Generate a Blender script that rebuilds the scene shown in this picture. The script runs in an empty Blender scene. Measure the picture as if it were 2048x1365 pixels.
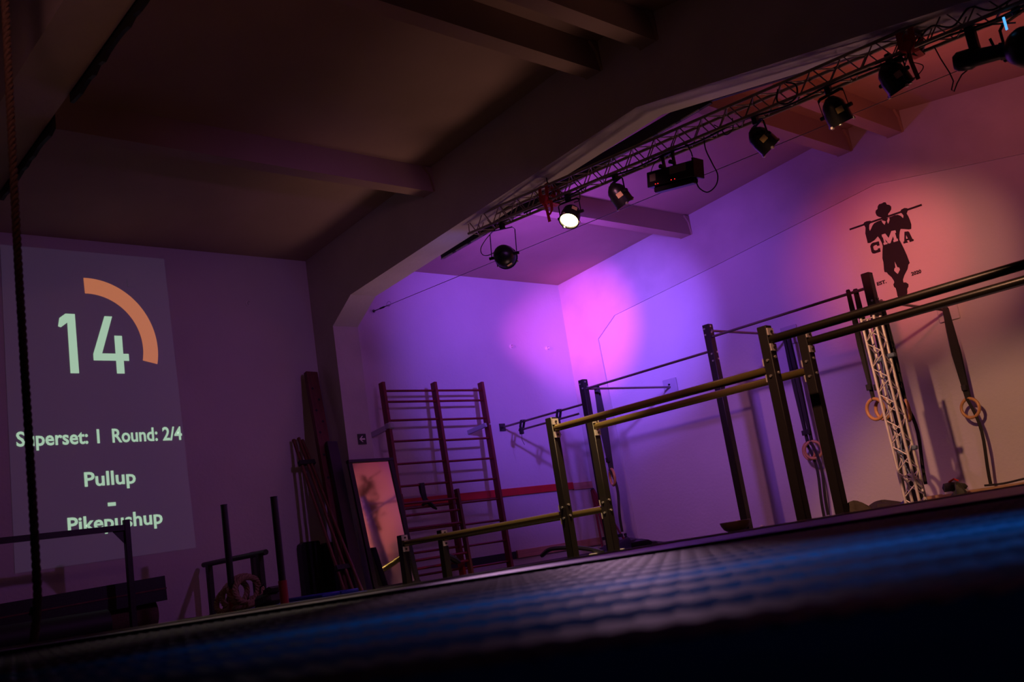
import bpy, math, random
from mathutils import Vector, Matrix, Quaternion
from math import pi, sin, cos, radians as R
random.seed(7)
D = bpy.data
SC = bpy.context.scene
COL = SC.collection

# ---------------------------------------------------------------- camera
EYE = Vector((0, 0, 0.26))
yaw, pitch, roll = R(-45.637), R(11.642), R(-8.953)
fwd = Vector((sin(yaw)*cos(pitch), cos(yaw)*cos(pitch), sin(pitch)))
rt = Vector((cos(yaw), -sin(yaw), 0))
up = rt.cross(fwd)
r2 = rt*cos(roll) + up*sin(roll)
u2 = up*cos(roll) - rt*sin(roll)
cam = D.cameras.new('camera'); camo = D.objects.new('camera', cam); COL.objects.link(camo)
camo.matrix_world = Matrix(((r2.x, u2.x, -fwd.x, EYE.x), (r2.y, u2.y, -fwd.y, EYE.y), (r2.z, u2.z, -fwd.z, EYE.z), (0, 0, 0, 1)))
cam.sensor_width = 36; cam.lens = 35.0; cam.clip_start = 0.02; cam.clip_end = 100
cam.dof.use_dof = True; cam.dof.focus_distance = 11.0; cam.dof.aperture_fstop = 2.2
SC.camera = camo

# ---------------------------------------------------------------- world, exposure
w = D.worlds.new('world'); SC.world = w; w.use_nodes = True
w.node_tree.nodes['Background'].inputs[0].default_value = (0.5, 0.3, 0.4, 1)
w.node_tree.nodes['Background'].inputs[1].default_value = 0.002
vs = SC.view_settings
vs.view_transform = 'Standard'; vs.look = 'None'; vs.gamma = 1; vs.use_curve_mapping = False
vs.exposure = 0.0

# ---------------------------------------------------------------- lights
def spot(name, loc, target, col, power, size, blend=0.5, rad=0.08):
    l = D.lights.new(name, 'SPOT'); l.energy = power; l.color = col; l.spot_size = R(size); l.spot_blend = blend
    l.shadow_soft_size = rad
    o = D.objects.new(name, l); COL.objects.link(o); o.location = loc
    o.rotation_euler = (Vector(target)-Vector(loc)).to_track_quat('-Z', 'Y').to_euler()
    return o
def area(name, loc, target, col, power, sx, sy):
    l = D.lights.new(name, 'AREA'); l.shape = 'RECTANGLE'; l.size = sx; l.size_y = sy; l.energy = power; l.color = col
    o = D.objects.new(name, l); COL.objects.link(o); o.location = loc
    o.rotation_euler = (Vector(target)-Vector(loc)).to_track_quat('-Z', 'Y').to_euler()
    return o
# coloured beams, most from the stage lamps on the truss in view
spot('magenta_corner_beam', (-10.0, 8.3, 3.45), (-10.88, 12.5, 3.66), (1.0, 0.10, 0.98), 1050, 36, 1.0)  # bodiless spot set off the truss so the side wall gets less of it
spot('violet_core_beam', (-7.6, 7.9, 3.3), (-10.0, 12.5, 3.3), (0.24, 0.10, 1.0), 1500, 44, 1.0)
spot('violet_wall_beam', (-6.0, 7.85, 3.35), (-8.8, 12.5, 2.6), (0.32, 0.10, 1.0), 420, 72, 1.0)
spot('violet_side_beam', (-6.0, 8.2, 3.3), (-11.4, 11.1, 3.2), (0.24, 0.09, 1.0), 900, 56, 1.0)
spot('red_logo_beam', (-3.9, 7.75, 3.15), (-5.72, 12.5, 3.20), (1.0, 0.11, 0.15), 520, 32, 1.0)
spot('amber_logo_beam', (-3.0, 7.8, 3.1), (-5.1, 12.5, 2.9), (1.0, 0.34, 0.22), 430, 32, 1.0)
spot('added_plum_fill', (-2.6, 8.0, 3.0), (-3.2, 12.5, 3.6), (0.9, 0.22, 0.42), 60, 75, 1.0)  # added spot that lifts the upper right of the back wall
# warm floods high in the hall, wash the rack and the wall behind it
spot('warm_rack_flood', (-3.6, 4.9, 4.15), (-4.3, 10.2, 0.0), (1.0, 0.46, 0.26), 960, 46, 0.5, 0.05)
spot('mauve_rack_flood', (-5.2, 5.3, 4.10), (-7.6, 11.0, 0.0), (0.95, 0.32, 0.52), 330, 52, 0.7, 0.05)
spot('warm_truss_beam', (-6.7, 7.2, 3.35), (-7.9, 7.9, 0.6), (1.0, 0.66, 0.25), 900, 62, 0.8, 0.06)
spot('mauve_hall_wash', (-4.4, 6.9, 3.55), (-11.4, 5.4, 1.6), (0.54, 0.16, 0.82), 135, 80, 1.0, 0.08)
spot('warm_hall_fill', (-4.0, 1.0, 3.9), (-11.2, 6.2, 1.4), (1.0, 0.36, 0.34), 26, 85, 1.0, 0.1)  # unseen fill that brightens the staffs and the side wall
spot('blue_mat_beam', (2.0, 3.9, 3.2), (-0.95, 2.05, 0.1), (0.0, 0.36, 1.0), 520, 26, 1.0, 0.1)
spot('added_mat_glint', (-8.3, 7.2, 3.3), (-2.15, 2.2, 0.1), (0.9, 0.50, 0.85), 480, 12, 0.9, 0.06)  # added grazing spot, makes the glints of the corner glow on the ribs
spot('warm_edge_beam', (-6.6, 7.15, 3.4), (-4.2, 2.3, 0.15), (1.0, 0.80, 0.55), 620, 14, 1.0, 0.06)
for lx in (-9.4, -7.4, -5.4, -3.4):
    spot('added_soffit_fill', (lx, 8.9, 0.35), (lx-.2, 7.55, 4.0), (1.0, 0.50, 0.46), 85, 46, 1.0, 0.6)  # added floor spots without fixtures, they brighten the frame soffit
spot('added_red_ceiling_fill', (-3.8, 9.8, 3.0), (-3.4, 10.4, 4.9), (1.0, 0.17, 0.12), 65, 160, 1.0, 0.15)  # added bodiless spot for the red bounce on the ceiling
spot('added_violet_ceiling_fill', (-8.6, 9.4, 2.9), (-8.9, 10.0, 4.9), (0.40, 0.08, 1.0), 230, 165, 1.0, 0.15)  # added bodiless spot for the violet glow on the far ceiling
spot('blue_truss_uplight', (-8.1, 7.58, 3.55), (-9.2, 7.62, 3.9), (0.12, 0.12, 1.0), 3, 110, 1.0, 0.03)
area('added_ceiling_fill', (-5.5, 3.4, 2.2), (-7.2, 4.6, 4.9), (1.0, 0.36, 0.10), 1.6, 1.2, 1.2)  # added unseen fill for the near ceiling

# ---------------------------------------------------------------- materials
def mat(name, col, rough=0.6, metal=0.0, noise=0.0, nscale=8.0, bump=0.0, bscale=60.0, emit=None, estr=0.0, alpha=None, stretch=None, spec=None):
    m = D.materials.new(name); m.use_nodes = True
    nt = m.node_tree; b = nt.nodes['Principled BSDF']
    b.inputs['Roughness'].default_value = rough; b.inputs['Metallic'].default_value = metal
    b.inputs['Base Color'].default_value = (*col, 1)
    if spec is not None: b.inputs['Specular IOR Level'].default_value = spec
    tc = nt.nodes.new('ShaderNodeTexCoord'); vec = tc.outputs['Object']
    if stretch:
        mp = nt.nodes.new('ShaderNodeMapping'); mp.inputs['Scale'].default_value = stretch
        nt.links.new(vec, mp.inputs[0]); vec = mp.outputs[0]
    if noise:
        n = nt.nodes.new('ShaderNodeTexNoise'); n.inputs['Scale'].default_value = nscale; n.inputs['Detail'].default_value = 5
        nt.links.new(vec, n.inputs['Vector'])
        r = nt.nodes.new('ShaderNodeValToRGB'); r.color_ramp.elements[0].position = 0.3; r.color_ramp.elements[1].position = 0.7
        r.color_ramp.elements[0].color = (*[c*(1-noise) for c in col], 1); r.color_ramp.elements[1].color = (*[min(1, c*(1+noise*0.6)) for c in col], 1)
        nt.links.new(n.outputs[0], r.inputs[0]); nt.links.new(r.outputs[0], b.inputs['Base Color'])
    if bump:
        n2 = nt.nodes.new('ShaderNodeTexNoise'); n2.inputs['Scale'].default_value = bscale; n2.inputs['Detail'].default_value = 4
        nt.links.new(vec, n2.inputs['Vector'])
        bp = nt.nodes.new('ShaderNodeBump'); bp.inputs['Strength'].default_value = bump; bp.inputs['Distance'].default_value = 0.01
        nt.links.new(n2.outputs[0], bp.inputs['Height']); nt.links.new(bp.outputs[0], b.inputs['Normal'])
    if emit:
        b.inputs['Emission Color'].default_value = (*emit, 1); b.inputs['Emission Strength'].default_value = estr
    return m
M = {}
M['wall'] = mat('wall_plaster', (0.60, 0.57, 0.56), 0.9, noise=0.05, nscale=1.2, bump=0.35, bscale=22)
M['frame'] = mat('frame_paint', (0.52, 0.49, 0.46), 0.85, noise=0.08, nscale=2.5, bump=0.3, bscale=18)
M['ceil'] = mat('ceiling_boards', (0.38, 0.275, 0.20), 0.9, noise=0.10, nscale=1.0, bump=0.25, bscale=14)
M['floor'] = mat('rubber_floor', (0.03, 0.03, 0.032), 0.6, noise=0.3, nscale=30, bump=0.3, bscale=120)
M['mat'] = mat('navy_foam_mat', (0.006, 0.045, 0.11), 0.85, spec=0.0, noise=0.15, nscale=6, bump=0.10, bscale=90)
M['ribgrey'] = mat('rib_painted_glint', (0.085, 0.075, 0.14), 0.5, spec=0.3)  # reflected glints on the rib tops put into a paler colour
M['ribblue'] = mat('rib_painted_blue_light', (0.01, 0.17, 0.32), 0.5, spec=0.3)  # ribbon of blue light on the mat put into the rib colour
M['edge'] = mat('edge_painted_highlight', (0.6, 0.55, 0.55), 0.35)  # rim made paler than the strip to carry the cream highlight
M['strip'] = mat('grey_foam_mat', (0.34, 0.29, 0.36), 0.50, noise=0.1, nscale=8, bump=0.08, bscale=80)
M['blackrub'] = mat('black_rubber', (0.006, 0.006, 0.007), 0.6)
M['steel'] = mat('black_powder_steel', (0.016, 0.012, 0.012), 0.42, 0.1, noise=0.2, nscale=20, bump=0.08, bscale=150)
M['rail'] = mat('tube_painted_lit', (0.13, 0.095, 0.035), 0.2, 0.6)  # warm golden light put into the colour of the left rails
M['pbsteel'] = mat('matt_black_steel', (0.008, 0.006, 0.007), 0.5, spec=0.25)
M['bar'] = mat('bar_steel', (0.22, 0.17, 0.16), 0.28, 0.8)
M['bracket'] = mat('zinc_plate', (0.55, 0.5, 0.5), 0.45, 0.6)
M['bolt'] = mat('bolt_steel', (0.7, 0.68, 0.66), 0.3, 0.9)
M['alu'] = mat('aluminium', (0.85, 0.80, 0.74), 0.42, 0.35, noise=0.08, nscale=15)
M['truss'] = mat('weathered_truss', (0.30, 0.25, 0.20), 0.45, 0.7)
M['redlac'] = mat('red_lacquered_wood', (0.16, 0.008, 0.008), 0.4, noise=0.25, nscale=6, stretch=(6, 6, 0.7))
M['redwood'] = mat('dark_red_wood', (0.12, 0.028, 0.018), 0.5, noise=0.35, nscale=5, stretch=(6, 6, 0.6))
M['cane'] = mat('brown_cane', (0.15, 0.045, 0.022), 0.45, noise=0.3, nscale=6, stretch=(8, 8, 1))
M['plank'] = mat('pale_plank', (0.50, 0.27, 0.17), 0.55, noise=0.2, nscale=5, stretch=(1, 0.6, 8))
M['redpaint'] = mat('red_paint', (0.55, 0.010, 0.012), 0.45, noise=0.1, nscale=6)
M['ring'] = mat('birch_ring', (0.62, 0.33, 0.12), 0.4, noise=0.15, nscale=14)
M['strap'] = mat('black_webbing', (0.016, 0.014, 0.015), 0.7, bump=0.3, bscale=250)
M['redstrap'] = mat('red_webbing', (0.45, 0.02, 0.012), 0.6, bump=0.2, bscale=200)
M['rope'] = mat('hemp_rope', (0.36, 0.25, 0.15), 0.9, noise=0.3, nscale=60, bump=0.5, bscale=200)
M['darkrope'] = mat('dark_hemp_rope', (0.10, 0.055, 0.035), 0.9, noise=0.3, nscale=60, bump=0.5, bscale=200)
M['lamp'] = mat('lamp_housing', (0.010, 0.010, 0.012), 0.35, 0.3)
M['label'] = mat('yellowed_label', (0.65, 0.5, 0.2), 0.6)
M['lens'] = mat('lamp_glass', (0.08, 0.08, 0.12), 0.1)
M['hot'] = mat('lit_lamp_glass', (1, 0.8, 0.4), 0.3, emit=(1.0, 0.78, 0.36), estr=7)
M['hot2'] = mat('lit_lamp_rim', (1, 0.7, 0.35), 0.3, emit=(1.0, 0.60, 0.25), estr=5)
M['led'] = mat('red_indicator', (0.5, 0, 0), 0.4, emit=(1, 0.02, 0.02), estr=2.0)
M['bluelamp'] = mat('blue_indicator', (0, 0.2, 0.6), 0.4, emit=(0.1, 0.45, 1), estr=1.2)
M['cable'] = mat('black_cable', (0.008, 0.008, 0.009), 0.5)
M['wire'] = mat('steel_wire', (0.35, 0.32, 0.32), 0.35, 0.9)
M['decal'] = mat('black_vinyl', (0.008, 0.004, 0.005), 0.7)
M['white'] = mat('white_plastic', (0.75, 0.73, 0.70), 0.5)
M['signblack'] = mat('sign_black', (0.01, 0.012, 0.011), 0.5)
M['pad'] = mat('black_vinyl_pad', (0.010, 0.009, 0.010), 0.42, noise=0.2, nscale=10, bump=0.15, bscale=60)
M['darkred'] = mat('red_sleeve', (0.30, 0.02, 0.015), 0.5)
M['bluemat'] = mat('blue_vinyl', (0.01, 0.04, 0.30), 0.5)
M['tape'] = mat('blue_grey_tape', (0.16, 0.22, 0.32), 0.5)
M['grey'] = mat('grey_tape', (0.42, 0.40, 0.44), 0.6, bump=0.4, bscale=60)
M['wood'] = mat('tan_board', (0.45, 0.28, 0.13), 0.55, noise=0.2, nscale=5, stretch=(0.6, 6, 6))
M['cloth'] = mat('dark_cloth', (0.035, 0.025, 0.02), 0.85, bump=0.5, bscale=40)
M['shoe'] = mat('dark_shoe', (0.04, 0.045, 0.03), 0.7)
M['bronze'] = mat('bowl_bronze', (0.18, 0.12, 0.06), 0.3, 0.85)
M['purplepad'] = mat('purple_pad', (0.2, 0.06, 0.4), 0.5)
mm = D.materials.new('mirror_acrylic'); mm.use_nodes = True; nt = mm.node_tree; b = nt.nodes['Principled BSDF']
b.inputs['Metallic'].default_value = 1; b.inputs['Roughness'].default_value = 0.06; b.inputs['Base Color'].default_value = (0.58, 0.56, 0.57, 1)
n = nt.nodes.new('ShaderNodeTexNoise'); n.inputs['Scale'].default_value = 2.2; n.inputs['Detail'].default_value = 1
bp = nt.nodes.new('ShaderNodeBump'); bp.inputs['Strength'].default_value = 0.25; bp.inputs['Distance'].default_value = 0.01
tc = nt.nodes.new('ShaderNodeTexCoord'); nt.links.new(tc.outputs['Object'], n.inputs['Vector'])
nt.links.new(n.outputs[0], bp.inputs['Height']); nt.links.new(bp.outputs[0], b.inputs['Normal'])
M['mirror'] = mm
M['projbg'] = mat('projected_field', (0.60, 0.57, 0.56), 0.9, emit=(0.26, 0.28, 0.50), estr=0.030)  # projector light put into the emission of thin wall-toned sheets
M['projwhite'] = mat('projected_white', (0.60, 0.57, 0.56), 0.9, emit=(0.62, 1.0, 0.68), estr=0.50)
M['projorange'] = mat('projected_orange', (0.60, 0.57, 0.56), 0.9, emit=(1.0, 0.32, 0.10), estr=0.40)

# ---------------------------------------------------------------- mesh builder
def basis(d):
    d = d.normalized(); a = Vector((0, 0, 1)) if abs(d.z) < 0.9 else Vector((1, 0, 0))
    x = d.cross(a).normalized(); return x, d.cross(x)
class MB:
    def __init__(s): s.v = []; s.f = []
    def add(s, vs, fs):
        k = len(s.v); s.v += [Vector(p) for p in vs]; s.f += [tuple(i+k for i in f) for f in fs]; return s
    def box(s, lo, hi, rot=None, c=None, bev=0.0):
        x0, y0, z0 = lo; x1, y1, z1 = hi
        if bev:
            b = bev; vs = []; 
            # chamfered box: 24 vertices
            idx = {}
            for ix, X in enumerate((x0, x1)):
                for iy, Y in enumerate((y0, y1)):
                    for iz, Z in enumerate((z0, z1)):
                        sx, sy, sz = (1 if ix == 0 else -1), (1 if iy == 0 else -1), (1 if iz == 0 else -1)
                        idx[(ix, iy, iz, 0)] = len(vs); vs.append(Vector((X, Y+sy*b, Z+sz*b)))
                        idx[(ix, iy, iz, 1)] = len(vs); vs.append(Vector((X+sx*b, Y, Z+sz*b)))
                        idx[(ix, iy, iz, 2)] = len(vs); vs.append(Vector((X+sx*b, Y+sy*b, Z)))
            fs = []
            for i in (0, 1):
                fs.append([idx[(i, 0, 0, 0)], idx[(i, 1, 0, 0)], idx[(i, 1, 1, 0)], idx[(i, 0, 1, 0)]])
                fs.append([idx[(0, i, 0, 1)], idx[(1, i, 0, 1)], idx[(1, i, 1, 1)], idx[(0, i, 1, 1)]])
                fs.append([idx[(0, 0, i, 2)], idx[(1, 0, i, 2)], idx[(1, 1, i, 2)], idx[(0, 1, i, 2)]])
            for i in (0, 1):
                for j in (0, 1):
                    fs.append([idx[(i, j, 0, 0)], idx[(i, j, 1, 0)], idx[(i, j, 1, 1)], idx[(i, j, 0, 1)]])
                    fs.append([idx[(i, 0, j, 0)], idx[(i, 1, j, 0)], idx[(i, 1, j, 2)], idx[(i, 0, j, 2)]])
                    fs.append([idx[(0, i, j, 1)], idx[(1, i, j, 1)], idx[(1, i, j, 2)], idx[(0, i, j, 2)]])
                    for k in (0, 1): fs.append([idx[(i, j, k, 0)], idx[(i, j, k, 1)], idx[(i, j, k, 2)]])
        else:
            vs = [Vector(p) for p in ((x0, y0, z0), (x1, y0, z0), (x1, y1, z0), (x0, y1, z0), (x0, y0, z1), (x1, y0, z1), (x1, y1, z1), (x0, y1, z1))]
            fs = [(0, 3, 2, 1), (4, 5, 6, 7), (0, 1, 5, 4), (1, 2, 6, 5), (2, 3, 7, 6), (3, 0, 4, 7)]
        if rot is not None:
            c = Vector(c) if c is not None else (Vector(lo)+Vector(hi))/2
            vs = [c+rot@(p-c) for p in vs]
        return s.add(vs, fs)
    def beam(s, a, b, wx, wz, up=(0, 0, 1)):    # rectangular bar from a to b
        a, b = Vector(a), Vector(b); d = (b-a).normalized(); u = Vector(up); x = d.cross(u).normalized(); z = x.cross(d)
        vs = [p+x*i*wx/2+z*j*wz/2 for p in (a, b) for i, j in ((-1, -1), (1, -1), (1, 1), (-1, 1))]
        return s.add(vs, [(0, 1, 2, 3), (7, 6, 5, 4), (0, 4, 5, 1), (1, 5, 6, 2), (2, 6, 7, 3), (3, 7, 4, 0)])
    def cyl(s, a, b, r, n=12, r1=None):
        return s.tube([a, b], r, n, radii=[r, r if r1 is None else r1])
    def tube(s, pts, r, n=8, radii=None, closed=False):
        P = [Vector(p) for p in pts]; m = len(P); vs = []; fs = []; px = None
        for i, p in enumerate(P):
            if closed: d = P[(i+1) % m]-P[i-1]
            else: d = P[min(i+1, m-1)]-P[max(i-1, 0)]
            if px is None: x, y = basis(d)
            else:
                d = d.normalized(); x = (px-d*px.dot(d)).normalized(); y = d.cross(x)
            px = x; rr = radii[i] if radii else r
            for k in range(n):
                t = 2*pi*k/n; vs.append(p+(x*cos(t)+y*sin(t))*rr)
        rg = m if closed else m-1
        for i in range(rg):
            j = (i+1) % m
            for k in range(n): fs.append((i*n+k, i*n+(k+1) % n, j*n+(k+1) % n, j*n+k))
        if not closed: fs += [tuple(range(n))[::-1], tuple((m-1)*n+k for k in range(n))]
        return s.add(vs, fs)
    def lathe(s, prof, o, axis, n=24):       # prof: list of (r, h)
        o = Vector(o); ax = Vector(axis).normalized(); x, y = basis(ax); vs = []; fs = []
        for r, h in prof:
            for k in range(n):
                t = 2*pi*k/n; vs.append(o+ax*h+(x*cos(t)+y*sin(t))*r)
        for i in range(len(prof)-1):
            for k in range(n): fs.append((i*n+k, i*n+(k+1) % n, (i+1)*n+(k+1) % n, (i+1)*n+k))
        return s.add(vs, fs)
    def prism(s, poly, o, ux, uy, un, t):     # polygon in plane (ux,uy) at o, extruded along un by t
        o = Vector(o); ux, uy, un = Vector(ux), Vector(uy), Vector(un); n = len(poly)
        vs = [o+ux*p[0]+uy*p[1] for p in poly]+[o+ux*p[0]+uy*p[1]+un*t for p in poly]
        return s.add(vs, [tuple(range(n))[::-1], tuple(range(n, 2*n))]+[(i, (i+1) % n, (i+1) % n+n, i+n) for i in range(n)])
    def ribbon(s, pts, wd, side, th=0.003):
        P = [Vector(p) for p in pts]; sd = Vector(side).normalized(); vs = []; fs = []
        for i, p in enumerate(P):
            d = (P[min(i+1, len(P)-1)]-P[max(i-1, 0)]).normalized(); nn = d.cross(sd).normalized()
            ww = wd[i] if isinstance(wd, (list, tuple)) else wd
            vs += [p-sd*ww/2-nn*th/2, p+sd*ww/2-nn*th/2, p+sd*ww/2+nn*th/2, p-sd*ww/2+nn*th/2]
        for i in range(len(P)-1):
            for k in range(4): fs.append((i*4+k, i*4+(k+1) % 4, i*4+4+(k+1) % 4, i*4+4+k))
        fs += [(0, 1, 2, 3), tuple((len(P)-1)*4+k for k in (3, 2, 1, 0))]
        return s.add(vs, fs)

ORG = {}
def tagit(o, label=None, cat=None, group=None, kind=None):
    if label: o['label'] = label
    if cat: o['category'] = cat
    if group: o['group'] = group
    if kind: o['kind'] = kind
    return o
def build(name, mb, m, parent=None, org=None, smooth=True, label=None, kind=None):
    """world-space mesh data -> one object, local to its parent's / own origin"""
    if parent is not None: o0 = ORG[parent.name]
    else: o0 = Vector(org) if org is not None else Vector((0, 0, 0))
    me = D.meshes.new(name); me.from_pydata([v-o0 for v in mb.v], [], mb.f)
    import bmesh
    bm = bmesh.new(); bm.from_mesh(me); bmesh.ops.recalc_face_normals(bm, faces=bm.faces); bm.to_mesh(me); bm.free()
    if smooth: me.shade_smooth(); me.set_sharp_from_angle(angle=R(38))
    me.materials.append(M[m] if isinstance(m, str) else m)
    ob = D.objects.new(name, me); COL.objects.link(ob)
    if parent is not None: ob.parent = parent
    else: ob.location = o0
    ORG[ob.name] = o0
    if label: ob['label'] = label
    if kind: ob['kind'] = kind
    return ob
def thing(name, loc, label, cat, group=None):
    o = D.objects.new(name, None); COL.objects.link(o); o.location = loc; o.empty_display_size = 0.1
    ORG[o.name] = Vector(loc); return tagit(o, label, cat, group)
def struct(name, mb, m, smooth=False):
    return tagit(build(name, mb, m, smooth=smooth), kind='structure')
def dup(root, loc=None, rotz=None, label=None, group=None):
    r = root.copy(); COL.objects.link(r)
    if loc is not None: r.location = loc
    if rotz is not None: r.rotation_euler.z = rotz
    if label: r['label'] = label
    if group: r['group'] = group
    for ch in list(root.children):
        c = ch.copy(); COL.objects.link(c); c.parent = r
        for g in ch.children:
            d = g.copy(); COL.objects.link(d); d.parent = c
    return r

# ================================================================ THE HALL
XL, YB, XR, YF = -11.4, 12.5, 2.5, -5.0
RX = -5.45
def ceil_z(x): return 4.59+0.084*(x-XL) if x < RX else 5.09-0.15*(x-RX)
struct('floor', MB().box((XL-.2, YF-.2, -.2), (XR+.2, YB+.2, 0)), 'floor')
struct('wall_left', MB().box((XL-.2, YF-.2, 0), (XL, YB+.2, ceil_z(XL))), 'wall')
struct('wall_right', MB().box((XR, YF-.2, 0), (XR+.2, YB+.2, ceil_z(XR))), 'wall')
gable = [(XL, 0), (XR, 0), (XR, ceil_z(XR)), (RX, 5.09), (XL, ceil_z(XL))]
struct('wall_back', MB().prism(gable, (0, YB, 0), (1, 0, 0), (0, 0, 1), (0, 1, 0), .2), 'wall')
struct('wall_front', MB().prism(gable, (0, YF, 0), (1, 0, 0), (0, 0, 1), (0, -1, 0), .2), 'wall')
roof = [(XL-.2, ceil_z(XL)-.017), (RX, 5.09), (XR+.2, ceil_z(XR)-.03), (XR+.2, ceil_z(XR)+.2), (RX, 5.32), (XL-.2, ceil_z(XL)+.2)]
struct('ceiling', MB().prism(roof, (0, YF-.2, 0), (1, 0, 0), (0, 0, 1), (0, 1, 0), YB-YF+.4), 'ceil')
def frame(y0, t, inner):
    poly = [(XL, 0)]+inner+[(XR, 0), (XR, ceil_z(XR)+.02), (RX, 5.11), (XL, ceil_z(XL)+.02)]
    return struct('portal_frame', MB().prism(poly, (0, y0, 0), (1, 0, 0), (0, 0, 1), (0, 1, 0), t), 'frame')
inner = [(-10.92, 0), (-10.92, 3.52), (-10.43, 3.815), (-5.37, 4.206), (1.4, 3.0), (1.9, 2.75), (1.9, 0)]
frame(7.4, .40, inner)
frame(2.25, .40, inner)
frame(-2.9, .40, inner)
frame(12.47, .04, [(-10.61, 0), (-10.71, 3.44), (-10.27, 3.73), (-8.2, 3.92), (-5.5, 4.20), (1.4, 3.0), (1.9, 2.75), (1.9, 0)])
for px in (-8.58, -5.80, -5.08, -2.4):
    zt = min(ceil_z(px-.09), ceil_z(px+.09))+.02
    for ya, yb in ((-2.5, 2.25), (2.65, 7.4), (7.8, 12.47)):
        mb = MB()
        mb.box((px-.09, ya, zt-.32), (px+.09, yb, zt))
        for e, s in ((ya, 1), (yb, -1)):   # cast haunch where the purlin meets the frame
            mb.prism([(0, 0), (.12, 0), (.04, -.10), (0, -.30)], (px-.12, e, zt-.02), (0, s, 0), (0, 0, 1), (1, 0, 0), .24)
        struct('ceiling_purlin', mb, 'ceil')

# dark batten running behind the frame under the roof
t = thing('light_batten', (-7.0, 7.87, 3.99), 'long black batten with a thin strip, slanting behind the concrete frame', 'batten')
build('batten_board', MB().beam((-9.05, 7.87, 3.965), (-4.84, 7.87, 4.17), .04, .13), 'blackrub', t, smooth=False)
build('batten_board', MB().beam((-4.84, 7.87, 4.17), (-1.6, 7.87, 3.60), .04, .09), 'blackrub', t, smooth=False)
for k in range(14):
    a = k/14; b_ = a+.055
    p = lambda q: Vector((-9.05+q*4.15, 7.85, 3.895+q*.203))
    build('strip', MB().beam(p(a), p(b_), .012, .014), 'wire', t, smooth=False)

t = thing('black_valance', (-6.4, 2.68, 3.8), 'ragged black strip hanging along the underside of the nearest concrete frame', 'valance')
def fz(x): return 3.815+.0773*(x+10.43)
for xa, xb in ((-8.75, -7.42), (-7.02, -3.2)):
    n = int((xb-xa)/.09); lo = []
    for k in range(n+1):
        x = xa+(xb-xa)*k/n; lo.append((x, fz(x)-.055-.03*random.random()))
    build('cloth_strip', MB().prism(lo+[(xb, fz(xb)+.10), (xa, fz(xa)+.10)], (0, 2.66, 0), (1, 0, 0), (0, 0, 1), (0, 1, 0), .03), 'blackrub', t, smooth=False)

# ================================================================ SMALL WALL FITTINGS
def hook(y, z, x=XL, lab=''):
    t = thing('wall_hook', (x, y, z), lab, 'hook')
    build('plate', MB().cyl((x, y, z), (x+.008, y, z), .035, 14), 'white', t)
    build('eye', MB().tube([(x+.03+.022*cos(a), y, z+.022*sin(a)) for a in [2*pi*k/12 for k in range(12)]], .005, 6, closed=True), 'bolt', t)
hook(11.1, 3.45, lab='small eye hook high on the violet wall, further from the corner of the two')
hook(11.93, 3.44, lab='small eye hook high on the violet wall, nearer the corner of the two')
hook(6.44, 3.92, lab='small eye hook high on the side wall right of the projected timer')
t = thing('exit_sign', (-10.92, 7.64, 1.9), 'small black square sign with a white left arrow on the frame pillar', 'sign')
build('sign_plate', MB().box((-10.92, 7.575, 1.90), (-10.912, 7.705, 2.04)), 'signblack', t, smooth=False)
arrow = [(-.045, 0), (.0, .042), (.016, .042), (-.012, .010), (.045, .010), (.045, -.010), (-.012, -.010), (.016, -.042), (0, -.042)]
build('arrow', MB().prism(arrow, (-10.912, 7.64, 1.97), (0, 1, 0), (0, 0, 1), (1, 0, 0), .002), 'white', t, smooth=False)
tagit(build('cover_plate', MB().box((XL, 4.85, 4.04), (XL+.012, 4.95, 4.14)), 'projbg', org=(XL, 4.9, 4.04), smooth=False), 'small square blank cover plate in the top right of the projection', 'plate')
sk = struct('baseboard_back', MB().box((-5.75, 12.1, 0), (XR, 12.47, .10)), 'wood')

# ================================================================ PROJECTION ON THE SIDE WALL
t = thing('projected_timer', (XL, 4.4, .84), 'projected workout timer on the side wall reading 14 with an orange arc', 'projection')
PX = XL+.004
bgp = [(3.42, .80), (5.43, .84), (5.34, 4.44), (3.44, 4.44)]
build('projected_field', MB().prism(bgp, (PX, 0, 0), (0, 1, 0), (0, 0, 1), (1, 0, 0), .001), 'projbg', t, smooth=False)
def wallpoly(name, polys, m, off=.003, parent=None):
    mb = MB()
    for poly in polys: mb.prism(poly, (PX+off, 0, 0), (0, 1, 0), (0, 0, 1), (1, 0, 0), .001)
    return build(name, mb, m, parent or t, smooth=False)
cy, cz = 4.36, 3.27
ro, ri = .845, .655
arc = []
N = 30
for k in range(N):
    a0 = R(92-105*k/N); a1 = R(92-105*(k+1)/N)
    arc.append([(cy+ri*cos(a0)*.95, cz+ri*sin(a0)), (cy+ro*cos(a0)*.95, cz+ro*sin(a0)), (cy+ro*cos(a1)*.95, cz+ro*sin(a1)), (cy+ri*cos(a1)*.95, cz+ri*sin(a1))])
wallpoly('timer_arc', arc, 'projorange')
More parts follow.
